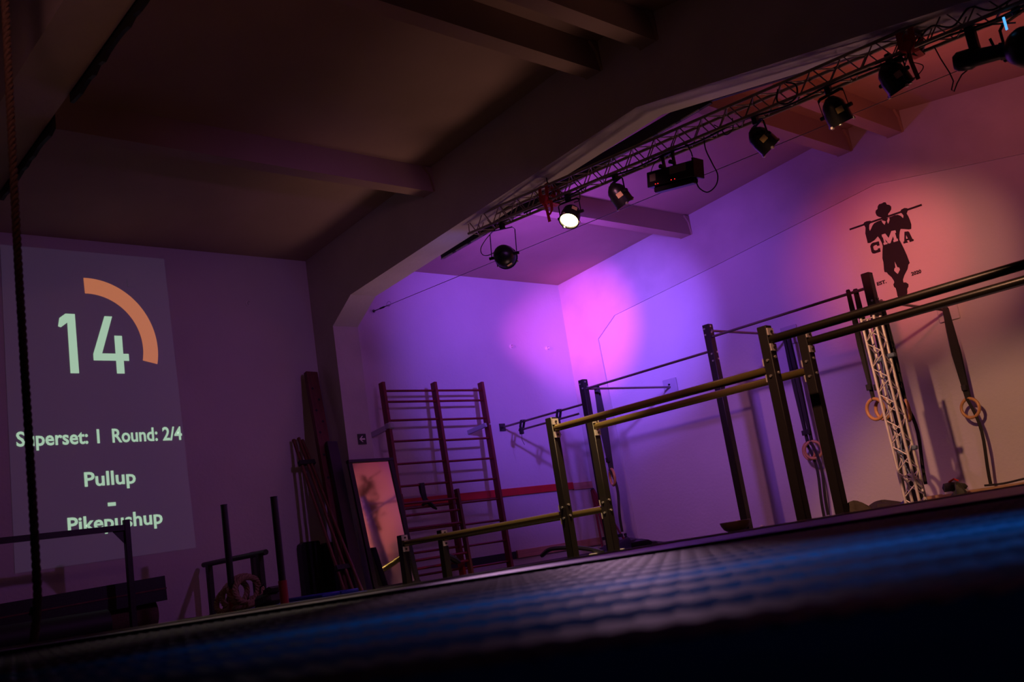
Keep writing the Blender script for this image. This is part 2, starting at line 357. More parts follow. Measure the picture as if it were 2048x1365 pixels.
# numerals 1 and 4 (y, z)
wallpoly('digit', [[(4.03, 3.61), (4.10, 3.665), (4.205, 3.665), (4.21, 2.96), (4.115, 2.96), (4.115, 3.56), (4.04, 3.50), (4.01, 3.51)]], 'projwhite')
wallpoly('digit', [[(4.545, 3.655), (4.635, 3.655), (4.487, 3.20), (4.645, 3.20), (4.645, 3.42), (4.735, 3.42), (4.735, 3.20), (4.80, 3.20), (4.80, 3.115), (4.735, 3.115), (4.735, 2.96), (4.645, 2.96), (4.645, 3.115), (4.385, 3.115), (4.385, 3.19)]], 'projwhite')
def text_mesh(txt, bold=0.0):
    cu = D.curves.new('tmp_text', 'FONT'); cu.body = txt; cu.size = 1; cu.offset = bold; cu.resolution_u = 3; cu.fill_mode = 'FRONT'
    ob = D.objects.new('tmp_text', cu); COL.objects.link(ob)
    bpy.context.view_layer.update()
    dg = bpy.context.evaluated_depsgraph_get(); me = D.meshes.new_from_object(ob.evaluated_get(dg))
    D.objects.remove(ob); D.curves.remove(cu)
    v = [tuple(x.co[:2]) for x in me.vertices]; f = [tuple(p.vertices) for p in me.polygons]; D.meshes.remove(me)
    return v, f
def text_on(name, txt, o, ux, uy, width, height_scale, m, parent, bold=0.0):
    v, f = text_mesh(txt, bold)
    x0 = min(p[0] for p in v); x1 = max(p[0] for p in v); s = width/(x1-x0)
    o = Vector(o); ux = Vector(ux); uy = Vector(uy)
    mb = MB().add([o+ux*(p[0]-x0)*s+uy*p[1]*height_scale for p in v], f)
    return build(name, mb, m, parent, smooth=False)
UY, UZ = (0, 1, 0), (0, 0, 1)
T3 = PX+.004
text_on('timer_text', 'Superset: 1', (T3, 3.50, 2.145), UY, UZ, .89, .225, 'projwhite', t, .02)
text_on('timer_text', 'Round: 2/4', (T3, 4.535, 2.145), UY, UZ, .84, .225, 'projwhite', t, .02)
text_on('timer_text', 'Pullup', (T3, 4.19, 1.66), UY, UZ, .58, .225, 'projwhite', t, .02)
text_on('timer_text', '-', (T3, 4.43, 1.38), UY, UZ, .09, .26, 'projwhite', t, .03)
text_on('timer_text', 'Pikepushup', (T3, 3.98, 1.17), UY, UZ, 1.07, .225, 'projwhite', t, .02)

# ================================================================ WALL LOGO
LG = {'stick': [(-5.996, 3.752), (-4.98, 3.733), (-4.979, 3.707), (-5.996, 3.727)], 'head': [(-5.594, 3.835), (-5.582, 3.864), (-5.555, 3.873), (-5.544, 3.907), (-5.52, 3.928), (-5.48, 3.925), (-5.454, 3.931), (-5.428, 3.922), (-5.419, 3.887), (-5.386, 3.868), (-5.369, 3.839), (-5.376, 3.806), (-5.4, 3.781), (-5.432, 3.759), (-5.436, 3.726), (-5.464, 3.714), (-5.46, 3.681), (-5.493, 3.687), (-5.523, 3.704), (-5.53, 3.744), (-5.565, 3.767), (-5.587, 3.794)], 'body': [(-5.798, 3.74), (-5.775, 3.763), (-5.739, 3.767), (-5.689, 3.756), (-5.662, 3.737), (-5.685, 3.727), (-5.713, 3.707), (-5.728, 3.661), (-5.725, 3.625), (-5.7, 3.651), (-5.671, 3.686), (-5.644, 3.705), (-5.601, 3.712), (-5.543, 3.714), (-5.441, 3.712), (-5.402, 3.711), (-5.351, 3.713), (-5.308, 3.703), (-5.276, 3.675), (-5.253, 3.636), (-5.241, 3.668), (-5.254, 3.7), (-5.274, 3.729), (-5.251, 3.754), (-5.205, 3.76), (-5.168, 3.743), (-5.172, 3.709), (-5.195, 3.678), (-5.181, 3.635), (-5.173, 3.577), (-5.17, 3.52), (-5.184, 3.465), (-5.212, 3.466), (-5.271, 3.492), (-5.317, 3.511), (-5.333, 3.489), (-5.353, 3.441), (-5.368, 3.379), (-5.355, 3.331), (-5.34, 3.259), (-5.321, 3.154), (-5.308, 3.043), (-5.33, 3.028), (-5.355, 2.974), (-5.414, 2.91), (-5.446, 2.86), (-5.449, 2.823), (-5.416, 2.813), (-5.39, 2.783), (-5.396, 2.752), (-5.421, 2.727), (-5.429, 2.681), (-5.45, 2.64), (-5.56, 2.64), (-5.568, 2.682), (-5.565, 2.727), (-5.566, 2.78), (-5.583, 2.803), (-5.585, 2.837), (-5.566, 2.859), (-5.566, 2.881), (-5.586, 2.937), (-5.623, 2.992), (-5.631, 3.017), (-5.662, 3.032), (-5.659, 3.076), (-5.645, 3.16), (-5.646, 3.216), (-5.622, 3.309), (-5.603, 3.37), (-5.605, 3.415), (-5.619, 3.476), (-5.637, 3.518), (-5.692, 3.484), (-5.76, 3.468), (-5.793, 3.476), (-5.793, 3.547), (-5.794, 3.615), (-5.773, 3.688), (-5.784, 3.726)], 'C': [(-5.769, 3.425), (-5.752, 3.451), (-5.721, 3.46), (-5.687, 3.454), (-5.653, 3.454), (-5.638, 3.449), (-5.642, 3.394), (-5.676, 3.397), (-5.68, 3.416), (-5.708, 3.416), (-5.727, 3.411), (-5.733, 3.396), (-5.731, 3.362), (-5.713, 3.348), (-5.679, 3.348), (-5.677, 3.363), (-5.645, 3.359), (-5.648, 3.309), (-5.734, 3.31), (-5.761, 3.321), (-5.772, 3.347)], 'A': [(-5.279, 3.459), (-5.232, 3.449), (-5.22, 3.433), (-5.2, 3.333), (-5.187, 3.326), (-5.19, 3.303), (-5.246, 3.305), (-5.247, 3.333), (-5.271, 3.337), (-5.276, 3.326), (-5.266, 3.323), (-5.267, 3.307), (-5.327, 3.312), (-5.326, 3.337), (-5.312, 3.338)], 'wM': [(-5.58, 3.522), (-5.531, 3.521), (-5.499, 3.449), (-5.455, 3.509), (-5.444, 3.526), (-5.388, 3.517), (-5.387, 3.486), (-5.402, 3.482), (-5.398, 3.406), (-5.385, 3.4), (-5.388, 3.37), (-5.448, 3.373), (-5.447, 3.401), (-5.436, 3.403), (-5.437, 3.453), (-5.492, 3.375), (-5.518, 3.377), (-5.55, 3.453), (-5.546, 3.401), (-5.53, 3.398), (-5.532, 3.377), (-5.585, 3.38), (-5.586, 3.409), (-5.572, 3.41), (-5.572, 3.482), (-5.582, 3.486)], 'wA': [(-5.268, 3.406), (-5.257, 3.359), (-5.279, 3.362)], 'wCrotch': [(-5.496, 3.123), (-5.485, 3.076), (-5.48, 3.041), (-5.457, 3.028), (-5.453, 2.999), (-5.493, 2.952), (-5.51, 2.973), (-5.53, 3.007), (-5.519, 3.037), (-5.504, 3.043), (-5.5, 3.091)], 'wColL': [(-5.539, 3.709), (-5.509, 3.691), (-5.485, 3.674), (-5.511, 3.635), (-5.531, 3.671)], 'wColR': [(-5.468, 3.671), (-5.445, 3.707), (-5.429, 3.707), (-5.429, 3.679), (-5.453, 3.641), (-5.463, 3.635)]}
t = thing('wall_logo', (-5.45, YB, 2.64), 'black wall silhouette of a hatted man shouldering a bar, with letters CMA', 'logo')
def lp(name, key, m, off):
    build(name, MB().prism(LG[key], (0, YB-off, 0), (1, 0, 0), (0, 0, 1), (0, -1, 0), .001), m, t, smooth=False)
lp('shoulder_bar', 'stick', 'decal', .001); lp('head', 'head', 'decal', .0016); lp('body', 'body', 'decal', .0022)
lp('letter', 'C', 'decal', .001); lp('letter', 'A', 'decal', .001); lp('letter', 'wM', 'wall', .004)
for k_ in ('wA', 'wCrotch', 'wColL', 'wColR'): lp('cutout', k_, 'wall', .004)
text_on('small_text', 'EST.', (-5.80, YB-.003, 2.885), (1, 0, 0), (0, 0, 1), .135, .062, 'decal', t, .05)
text_on('small_text', '2020', (-5.325, YB-.003, 2.875), (1, 0, 0), (0, 0, 1), .135, .062, 'decal', t, .05)

# ================================================================ RAISED MAT IN THE FOREGROUND
near = [(-5.9, .75), (-4.9, 1.52), (-4.05, 2.16), (-3.17, 2.83), (-2.29, 3.50), (-1.52, 4.09), (-.6, 4.80), (.9, 5.95)]
far = [(1.3, 8.6), (-.9, 8.6), (-2.2, 5.95), (-2.9, 4.45), (-3.45, 3.50), (-4.0, 2.55), (-4.80, 1.80), (-5.85, .98)]
plat = near+[(2.0, 5.95), (2.0, -3.8), (-5.9, -3.8)]
t = thing('floor_mat', (-1.5, 0, 0), 'large navy foam mat filling the foreground, ribbed and seen along its surface', 'mat')
build('mat_slab', MB().prism(plat, (0, 0, 0), (1, 0, 0), (0, 1, 0), (0, 0, 1), .145), 'mat', t, smooth=False)
dv = Vector((.79, .613, 0)).normalized(); nv = Vector((-dv.y, dv.x, 0))
cw, pitch_ = .14, .05
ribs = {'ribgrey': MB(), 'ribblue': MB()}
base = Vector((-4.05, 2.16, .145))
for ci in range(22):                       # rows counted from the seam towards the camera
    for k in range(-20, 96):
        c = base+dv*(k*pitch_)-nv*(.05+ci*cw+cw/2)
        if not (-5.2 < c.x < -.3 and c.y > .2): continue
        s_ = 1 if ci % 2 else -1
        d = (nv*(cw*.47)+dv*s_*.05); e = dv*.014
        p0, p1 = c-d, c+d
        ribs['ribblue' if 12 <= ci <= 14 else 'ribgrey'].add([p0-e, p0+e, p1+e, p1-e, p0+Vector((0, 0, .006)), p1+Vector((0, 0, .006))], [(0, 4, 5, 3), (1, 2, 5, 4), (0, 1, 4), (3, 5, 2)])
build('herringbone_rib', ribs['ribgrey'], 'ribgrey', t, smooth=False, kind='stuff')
build('herringbone_rib', ribs['ribblue'], 'ribblue', t, smooth=False, kind='stuff', label='herringbone ribs painted as blue light')
stripP = near+far
t = thing('edge_mat', (-2.5, 4.5, 0), 'grey purple mat strip beyond the dark seam edging the navy mat', 'mat')
mb = MB().prism(stripP, (0, 0, 0), (1, 0, 0), (0, 1, 0), (0, 0, 1), .164)
build('mat_slab', mb, 'strip', t, smooth=False)
ep = [Vector((p[0], p[1], .155))-nv*.006 for p in near]
build('seam_edge', MB().ribbon(ep, .017, (0, 0, 1), .010), 'blackrub', t, smooth=False)
fp = [Vector((p[0], p[1], .164)) for p in far]
build('rolled_edge', MB().tube(fp, .010, 8), 'edge', t)

# ================================================================ PARALLEL BAR STATION
def post(parent, x, y, z1, wdt=.10, bolts=(), holes=None, m='steel'):
    o = build('post', MB().box((x-wdt/2, y-wdt/2, 0), (x+wdt/2, y+wdt/2, z1), bev=.006), m, parent)
    build('base_plate', MB().box((x-.1, y-.1, 0), (x+.1, y+.1, .01)), m, o, smooth=False)
    for bz, bx in bolts:
        build('bolt', MB().cyl((x+bx, y-wdt/2, bz), (x+bx, y-wdt/2-.012, bz), .013, 6), 'bolt', o)
        build('bolt', MB().cyl((x+wdt/2, y+bx, bz+.02), (x+wdt/2+.012, y+bx, bz+.02), .013, 6), 'bolt', o)
    return o
K = .932
def zk(z): return .26+(z-.26)*K
t = thing('parallel_bars', (-6.5*K, 8.5*K, 0), 'black stepped parallel bars with three pairs of long rails at rising heights', 'parallel bars')
y1, y2 = 8.18*K, 8.87*K
px_ = (-11.05*K, -7.93*K, -4.97*K, -1.95*K)
for yy in (y1, y2):
    for x, z, bl in ((px_[0], .66, ()), (px_[1], 1.645, ((zk(.62), 0), (zk(.50), 0))), (px_[2], 1.93, ((zk(1.60), 0), (zk(1.45), 0))), (px_[3], 1.93, ())):
        post(t, x, yy, zk(z), wdt=.095, bolts=bl, m='pbsteel')
M['railshade'] = mat('tube_painted_shade', (0.012, 0.009, 0.006), 0.33, 0.4)  # darker copy of the rail colour for the pair that gets less light
def rail(xa, xb, y, z, r=.038, m='rail'):
    o = build('rail', MB().cyl((xa+.047, y, z), (xb-.047, y, z), r, 20), m, t)
    for x, s in ((xa+.047, 1), (xb-.047, -1)):
        for dz in (.07, -.07):
            mb = MB().box((min(x, x+s*.012), y-.045, z+dz-.032), (max(x, x+s*.012), y+.045, z+dz+.032))
            br = build('bracket', mb, 'bracket', t, smooth=False)
            build('bolt', MB().cyl((x+s*.012, y, z+dz), (x+s*.024, y, z+dz), .013, 6), 'steel', br)
for yy in (y1, y2):
    rail(px_[0], px_[1], yy, zk(.545)); rail(px_[1], px_[2], yy, zk(1.515)); rail(px_[2], px_[3], yy, zk(1.79), m='railshade')

# ================================================================ PULL-UP RIG
t = thing('pull_up_rig', (-7.3, 10.64, 0), 'tall black pull-up rig of three posts with thin steel bars tied back to the walls', 'pull-up rig')
yq = 10.64
post(t, -9.56, yq, 2.47, bolts=((2.41, -.02), (2.34, .02)))
post(t, -7.27, yq, 2.675, bolts=((2.62, -.02), (2.54, -.02), (2.28, .02), (2.19, .02)))
post(t, -5.03, yq, 2.67, bolts=((2.34, .02), (2.26, .02)))
def pbar(a, b, r=.017, m='bar'): build('pull_up_bar', MB().cyl(a, b, r, 12), m, t)
pbar((XL, yq, 2.125), (-9.61, yq, 2.125)); pbar((-9.51, yq, 2.33), (-7.32, yq, 2.33)); pbar((-7.22, yq, 2.505), (-5.08, yq, 2.505))
pbar((-9.50, yq, 2.325), (-9.42, YB-.02, 2.325)); pbar((-7.22, yq, 2.58), (-7.2, YB-.02, 2.58)); pbar((-5.0, yq, 2.335), (-4.98, YB-.02, 2.31))
build('wall_plate', MB().box((XL, yq-.06, 2.065), (XL+.012, yq+.06, 2.185)), 'steel', t, smooth=False)
for x, z, mm_ in ((-9.42, 2.325, 'grey'), (-7.2, 2.58, 'grey'), (-4.98, 2.31, 'wall')):
    o = build('wall_plate', MB().box((x-.13, YB-.035, z-.13), (x+.13, YB, z+.13), bev=.008), mm_, t)
    build('bolt', MB().cyl((x, YB-.035, z+.04), (x, YB-.06, z+.04), .014, 6), 'steel', o)
# low trapeze bar under the first bar
t = thing('trapeze_bar', (-10.45, yq-.05, 1.98), 'short pink-lit bar hung on two black straps below the leftmost pull-up bar', 'bar')
build('bar', MB().cyl((-10.98, yq-.05, 2.0), (-9.7, yq-.05, 2.0), .016, 10), 'bar', t)
for x in (-10.92, -10.12):
    o = build('strap', MB().ribbon([(x, yq-.05, 1.975), (x-.01, yq-.06, 2.05), (x, yq-.03, 2.15), (x+.01, yq+.03, 2.15), (x+.01, yq-.03, 2.0)], .05, (1, 0, 0), .006), 'strap', t)
    build('buckle', MB().box((x-.03, yq-.09, 1.93), (x+.03, yq-.03, 2.03), bev=.01), 'strap', o)
    build('tail', MB().tube([(x, yq-.06, 1.95), (x-.02, yq-.06, 1.85), (x+.02, yq-.06, 1.76)], .004, 5), 'strap', o)

# ================================================================ GYM RINGS
def ring_mesh(c, nrm, r=.115, rr=.0195):
    x, y = basis(Vector(nrm)); c = Vector(c)
    return MB().tube([c+(x*cos(a)+y*sin(a))*r for a in [2*pi*k/28 for k in range(28)]], rr, 10, closed=True)
def gym_ring(x, y, ztop, zr, nrm, lab, wtop=.09, tail=0.3, m='ring', side=(.8, .6, 0), grp='gymnastic rings on straps'):
    t = thing('gymnastic_ring', (x, y, zr), lab, 'ring', grp)
    build('ring', ring_mesh((x, y, zr), nrm), m, t)
    zt = zr+.115
    build('strap', MB().ribbon([(x, y-.022, ztop+.01), (x, y-.025, (ztop+zt)/2), (x+.004, y-.01, zt-.02), (x+.004, y+.015, zt-.015), (x+.004, y+.025, (ztop+zt)/2), (x, y+.022, ztop+.01), (x, y, ztop+.024), (x, y-.022, ztop+.01)], [wtop*.6, wtop, wtop*.6, wtop*.6, wtop*.9, wtop*.6, wtop*.6, wtop*.6], side, .006), 'strap', t)
    build('buckle', MB().box((x-.03, y-.05, zt+.10), (x+.03, y-.02, zt+.17), bev=.006), 'strap', t)
    if tail is not None:
        n = 10; pts = []
        for k in range(n+1):
            q = k/n; z = zt*(1-q)+tail*q; pts.append((x+.05*sin(q*4)+.06*q, y-.03+.02*sin(q*7), z))
        build('strap_tail', MB().ribbon(pts, .038, side, .005), 'strap', t)
gym_ring(-9.50, 10.85, 2.34, 1.03, (.5, .8, 0), 'wooden ring on a black strap just right of the shortest rig post, half hidden', tail=.25)
gym_ring(-7.17, 12.28, 2.56, .93, (.3, .9, 0), 'wooden ring by the wall between the two thick parallel-bar posts, left one', wtop=.05, tail=.02)
gym_ring(-7.07, 12.22, 2.56, .93, (-.3, .9, 0), 'wooden ring by the wall between the two thick parallel-bar posts, right one', wtop=.05, tail=.05)
gym_ring(-5.27, 10.60, 2.52, 1.15, (.2, .95, 0), 'pale wooden ring left of the aluminium truss tower, the outer of two', wtop=.05, tail=None)
gym_ring(-5.22, 10.68, 2.52, 1.14, (.35, .9, 0), 'pale wooden ring left of the aluminium truss tower, the inner of two', wtop=.06, tail=.05)
gym_ring(-5.02, 10.82, 2.34, 1.08, (.8, .6, 0), 'pale wooden ring seen edge-on right of the aluminium truss tower', wtop=.05, tail=.25)
gym_ring(-4.93, 12.30, 2.30, 1.06, (.15, .98, 0), 'dark brown wooden ring hanging alone against the wall right of the truss tower', wtop=.10, tail=.12)

# ================================================================ BOX TRUSSES
unit = MB().cyl((0, 0, 0), (0, 0, 1), 1.0, 6)
def make_unit(m):
    me = D.meshes.new('brace'); me.from_pydata(unit.v, [], unit.f); me.shade_smooth(); me.materials.append(M[m]); return me
def brace(me, parent, a, b, r):
    a, b = Vector(a), Vector(b); o = D.objects.new('brace', me); COL.objects.link(o); o.parent = parent
    d = b-a; q = Vector((0, 0, 1)).rotation_difference(d.normalized())
    o.location = a-ORG[parent.name]; o.rotation_mode = 'QUATERNION'; o.rotation_quaternion = q; o.scale = (r, r, d.length)
def box_truss(t, A, B, u, v, s, rc, rb, step, m):
    A, B, u, v = Vector(A), Vector(B), Vector(u), Vector(v); L = (B-A).length; d = (B-A)/L
    me = make_unit(m); cs = [A+u*i*s/2+v*j*s/2 for i, j in ((-1, -1), (1, -1), (1, 1), (-1, 1))]
    for c in cs: build('chord', MB().cyl(c, c+d*L, rc, 10), m, t)
    n = int(L/step)
    for k in range(4):
        c0, c1 = cs[k], cs[(k+1) % 4]
        for i in range(n):
            a, b_ = (c0, c1) if (i+k) % 2 else (c1, c0)
            brace(me, t, a+d*(i*step+.01), b_+d*((i+1)*step-.01), rb)
        for e in (0.02, L-.02): brace(me, t, c0+d*e, c1+d*e, rb)
TA, TB = Vector((-8.13, 7.61, 3.965)), Vector((-1.15, 7.61, 3.555))
t = thing('lighting_truss', (-4.6, 7.61, 3.6), 'long dark metal box truss slung under the concrete frame carrying the stage lamps', 'truss')
dT = (TB-TA).normalized()
box_truss(t, TA, TB, (0, 1, 0), (.058, 0, 1), .165, .0155, .006, .141, 'truss')
def truss_z(x): return TA.z+(TB.z-TA.z)*(x-TA.x)/(TB.x-TA.x)
t = thing('truss_tower', (-4.85, 10.17, 0), 'upright pale aluminium box truss standing in front of the pull-up rig', 'truss')
box_truss(t, (-4.85, 10.17, .0), (-4.885, 10.19, 2.09), (1, 0, 0), (0, 1, 0), .149, .0155, .0065, .14, 'alu')
for z in (1.62, .62):
    build('tape_wrap', MB().box((-4.85, 10.22, z), (-4.74, 10.28, z+.045), bev=.01), 'tape', t)
    build('tape_wrap', MB().box((-4.95, 10.21, z-.02), (-4.88, 10.27, z+.025), bev=.01), 'tape', t)
for i, j in ((-1, -1), (1, -1), (1, 1), (-1, 1)):
    build('foot_plate', MB().cyl((-4.85+i*.0745, 10.17+j*.0745, .0), (-4.85+i*.0745, 10.17+j*.0745, .06), .026, 12), 'tape', t)
pts = [(-4.86+.03*sin(k*1.3), 10.19+.02*cos(k*1.7), 1.95-k*.16) for k in range(11)]
tagit(build('power_cable', MB().tube(pts, .008, 6), 'tape', org=pts[-1]), 'blue grey cable running down inside the aluminium truss tower', 'cable')
pts = [(-4.80+.05*cos(a*1.0), 10.16+.05*sin(a), .18+.045*a/ (2*pi)+.13*abs(sin(a*.5))) for a in [k*.35 for k in range(34)]]
tagit(build('cable_coil', MB().tube(pts, .012, 6), 'white', org=(-4.8, 10.16, .15)), 'white cable coiled inside the foot of the aluminium truss tower', 'cable')

# ================================================================ STAGE LAMPS
def par_can(loc, aim, lab, r=.115, L=.24, lit=None, labelplate=True, yokeh=.26, yoke_top=None):
    loc = Vector(loc); d = (Vector(aim)-loc).normalized()
    t = thing('stage_lamp', loc, lab, 'lamp', 'stage lamps on the truss')
    side = Vector((0, 0, 1)).cross(d)
    if side.length < .05: side = Vector((1, 0, 0))
    side.normalize()
    b0, b1 = loc-d*L*.5, loc+d*L*.5
    prof = [(0.001, -L*.5-.03), (r*.35, -L*.5-.02), (r*.72, -L*.42), (r*.9, -L*.28), (r*.94, -L*.1), (r, 0), (r, L*.42), (r*1.06, L*.42), (r*1.06, L*.5), (r*.93, L*.5), (r*.90, L*.3)]
    build('housing', MB().lathe(prof, loc, d, 24), 'lamp', t)
    build('lens', MB().lathe([(.001, 0), (r*.5, .006), (r*.93, 0)], loc+d*L*.40, d, 24), lit or 'lens', t)
    topc = Vector(yoke_top) if yoke_top else loc+Vector((0, 0, yokeh))
    sv = side*(r+.022)
    uu = (topc-loc).normalized(); hh = (topc-loc).length-.05
    pts = [loc+sv, loc+sv+uu*hh*.9, loc+sv*.8+uu*hh, loc-sv*.8+uu*hh, loc-sv+uu*hh*.9, loc-sv]
    build('yoke', MB().ribbon(pts, .026, d, .006), 'lamp', t, smooth=False)
    for s in (1, -1):
        build('knob', MB().cyl(loc+side*s*(r), loc+side*s*(r+.05), .018, 8), 'lamp', t)
    build('clamp', MB().box(topc-Vector((.025, .03, .05)), topc+Vector((.025, .03, .04)), bev=.008), 'lamp', t)
    for k in range(3):
        a = 2*pi*k/3+.5; x, y = basis(d); c = loc+d*L*.5+(x*cos(a)+y*sin(a))*r*1.03
        build('clip', MB().box(c-Vector((.012, .012, .012)), c+Vector((.012, .012, .012)), bev=.003), 'bolt', t)
    if labelplate:
        # small type plate on the side turned to the room
        e = (EYE_DIR-d*EYE_DIR.dot(d)).normalized(); s2 = d.cross(e)
        c = loc+e*(r+.002)-d*.0
        build('type_plate', MB().add([c-d*.025-s2*.03, c+d*.025-s2*.03, c+d*.025+s2*.03, c-d*.025+s2*.03], [(0, 1, 2, 3)]), 'label', t)
    return t
EYE_DIR = Vector((.55, -.55, -.35))        # towards the middle of the hall, down
def tz(x): return truss_z(x)-.0825
par_can((-7.70, 7.62, 3.48), (-10.9, 12.4, 3.3), 'round black stage lamp in a tall yoke at the left end of the truss', r=.125, L=.22, labelplate=True, yoke_top=(-7.66, 7.62, tz(-7.66)-.02))
par_can((-6.60, 7.60, 3.57), (-6.35, 6.5, 2.1), 'glowing yellow stage lamp turned towards the room, beside the red strap', r=.105, L=.20, lit='hot', yoke_top=(-6.60, 7.60, tz(-6.6)-.02))
par_can((-5.93, 7.61, 3.54), (-5.55, 8.7, 1.6), 'black stage lamp pointing down between the lit lamp and the long flat fixture', r=.10, L=.22, yoke_top=(-5.93, 7.6, tz(-5.93)-.01))
par_can((-4.25, 7.61, 3.43), (-3.75, 8.4, 2.3), 'glossy black stage lamp pointing down right of the long flat fixture', r=.10, L=.22, yoke_top=(-4.27, 7.6, tz(-4.25)-.02))
par_can((-3.53, 7.61, 3.38), (-3.45, 8.2, 2.0), 'black stage lamp with a glowing warm rim, fifth along the truss', r=.105, L=.22, lit='hot2', yoke_top=(-3.55, 7.6, tz(-3.53)-.02))
par_can((-3.00, 7.61, 3.44), (-2.75, 8.2, 2.3), 'broad black stage lamp with two type plates left of the hanging red webbing', r=.112, L=.22, yoke_top=(-3.0, 7.6, tz(-3.0)+.02))
par_can((-2.03, 7.61, 3.22), (-1.6, 8.6, 3.1), 'big round black stage lamp cut by the right edge', r=.15, L=.24, labelplate=False, yoke_top=(-2.03, 7.61, tz(-2.03)))
# flat fixture
t = thing('strobe_fixture', (-5.22, 7.6, 3.38), 'long flat black light fixture with labels and tiny red lights under the truss', 'lamp')
rx = Matrix.Rotation(R(9), 3, 'Y')
c = (-5.22, 7.6, 3.47)
build('housing', MB().box((-5.50, 7.52, 3.40), (-4.94, 7.66, 3.55), rx, c, bev=.006), 'lamp', t)
build('lower_housing', MB().box((-5.45, 7.55, 3.345), (-4.98, 7.64, 3.40), rx, c, bev=.012), 'lamp', t)
build('end_cap', MB().box((-4.955, 7.51, 3.39), (-4.935, 7.67, 3.57), rx, c), 'lamp', t, smooth=False)
build('type_plate', MB().box((-5.22, 7.517, 3.47), (-5.03, 7.52, 3.54), rx, c), mat('old_plate', (.22, .18, .14), .6), t, smooth=False)
build('type_plate', MB().box((-5.46, 7.517, 3.45), (-5.39, 7.52, 3.52), rx, c), mat('old_plate_small', (.22, .18, .14), .6), t, smooth=False)
for k, x in enumerate((-5.40, -5.37, -5.21, -5.17)):
    build('indicator', MB().box((x, 7.516, 3.412), (x+.008, 7.52, 3.418), rx, c), 'led', t, smooth=False)
for x in (-5.31, -5.19):
    build('bracket_arm', MB().box((x-.012, 7.57, 3.54), (x+.012, 7.60, 3.70), bev=.003), 'lamp', t)
    build('knob', MB().cyl((x, 7.52, 3.59), (x, 7.57, 3.59), .022, 8), 'lamp', t)
build('bracket_bridge', MB().box((-5.33, 7.57, 3.69), (-5.17, 7.60, 3.71)), 'lamp', t, smooth=False)
# horizontal profile lamp at the right
t = thing('profile_lamp', (-2.38, 7.6, 3.30), 'black horizontal tube-shaped stage lamp on a square hanger near the right edge', 'lamp')
d = Vector((.95, .25, -.12)).normalized(); o_ = Vector((-2.38, 7.6, 3.30))
build('housing', MB().lathe([(.001, -.15), (.05, -.15), (.075, -.12), (.08, -.03), (.065, .0), (.058, .17), (.066, .17), (.066, .21), (.05, .21)], o_, d, 20), 'lamp', t)
build('hanger', MB().box((-2.40, 7.575, 3.36), (-2.33, 7.635, 3.58), bev=.004), 'lamp', t)
build('shutter_lever', MB().beam(o_+d*.15, o_+d*.13+Vector((0, 0, .12)), .012, .02), 'lamp', t, smooth=False)
o = thing('lamp_cable', (-2.55, 7.6, 3.1), 'thin black cable looping down from the tube-shaped lamp', 'cable')
build('cable', MB().tube([(-2.64, 7.6, 3.52), (-2.62, 7.6, 3.42), (-2.58, 7.6, 3.27), (-2.57, 7.6, 3.20), (-2.60, 7.6, 3.14), (-2.585, 7.6, 3.12), (-2.55, 7.6, 3.17), (-2.50, 7.6, 3.22), (-2.44, 7.6, 3.24), (-2.42, 7.6, 3.27)], .005, 6), 'cable', o)
build('cable', MB().tube([(-2.42, 7.6, 3.6), (-2.38, 7.58, 3.50), (-2.2, 7.58, 3.48), (-2.05, 7.6, 3.42)], .006, 6), 'cable', o)
tagit(build('safety_link', MB().box((-2.10, 7.5, 3.36), (-2.085, 7.51, 3.46)), 'bluelamp', org=(-2.1, 7.5, 3.36), smooth=False), 'small bright blue glow on the hanger of the big lamp at the right edge', 'light')
def cab(name, pts, lab, r=.006, m='cable'):
    # smooth through the points
    P = [Vector(p) for p in pts]; out = []
    for i in range(len(P)-1):
        p0, p1, p2, p3 = P[max(i-1, 0)], P[i], P[i+1], P[min(i+2, len(P)-1)]
        for k in range(6):
            q = k/6; out.append(.5*((2*p1)+(p2-p0)*q+(2*p0-5*p1+4*p2-p3)*q*q+(3*p1-p0-3*p2+p3)*q**3))
    out.append(P[-1])
    return tagit(build(name, MB().tube(out, r, 6), m, org=P[-1]), lab, 'cable')
cab('power_cable', [(-4.82, 7.6, 3.72), (-4.83, 7.6, 3.58), (-4.79, 7.6, 3.42), (-4.76, 7.6, 3.30), (-4.80, 7.6, 3.21), (-4.90, 7.6, 3.18), (-4.98, 7.6, 3.25), (-5.0, 7.6, 3.33), (-4.99, 7.6, 3.38)], 'black cable hanging in a big loop right of the long flat fixture')
cab('power_cable', [(-5.42, 7.6, 3.74), (-5.20, 7.56, 3.74), (-5.02, 7.56, 3.70), (-4.97, 7.56, 3.62), (-4.96, 7.56, 3.55)], 'black cable curving over the long flat fixture to its right end')
cab('power_cable', [(-5.30, 7.58, 3.70), (-5.40, 7.56, 3.66), (-5.47, 7.56, 3.57), (-5.48, 7.56, 3.50)], 'thin cable at the left end of the long flat fixture', .004)
cab('power_cable', [(-7.74, 7.6, 3.82), (-7.92, 7.6, 3.76), (-8.04, 7.6, 3.68), (-8.03, 7.6, 3.60), (-7.94, 7.6, 3.56), (-7.83, 7.6, 3.56)], 'thin cable looping beside the leftmost round lamp', .005)
cab('power_cable', [(-6.52, 7.55, 3.80), (-6.40, 7.55, 3.76), (-6.40, 7.55, 3.66), (-6.48, 7.55, 3.66)], 'short cable loop above the glowing yellow lamp', .005)
cab('power_cable', [(-4.66, 7.55, 3.74), (-4.60, 7.55, 3.68), (-4.56, 7.55, 3.60), (-4.48, 7.55, 3.62), (-4.46, 7.55, 3.72)], 'small cable loop under the truss left of the glossy black lamp', .005)
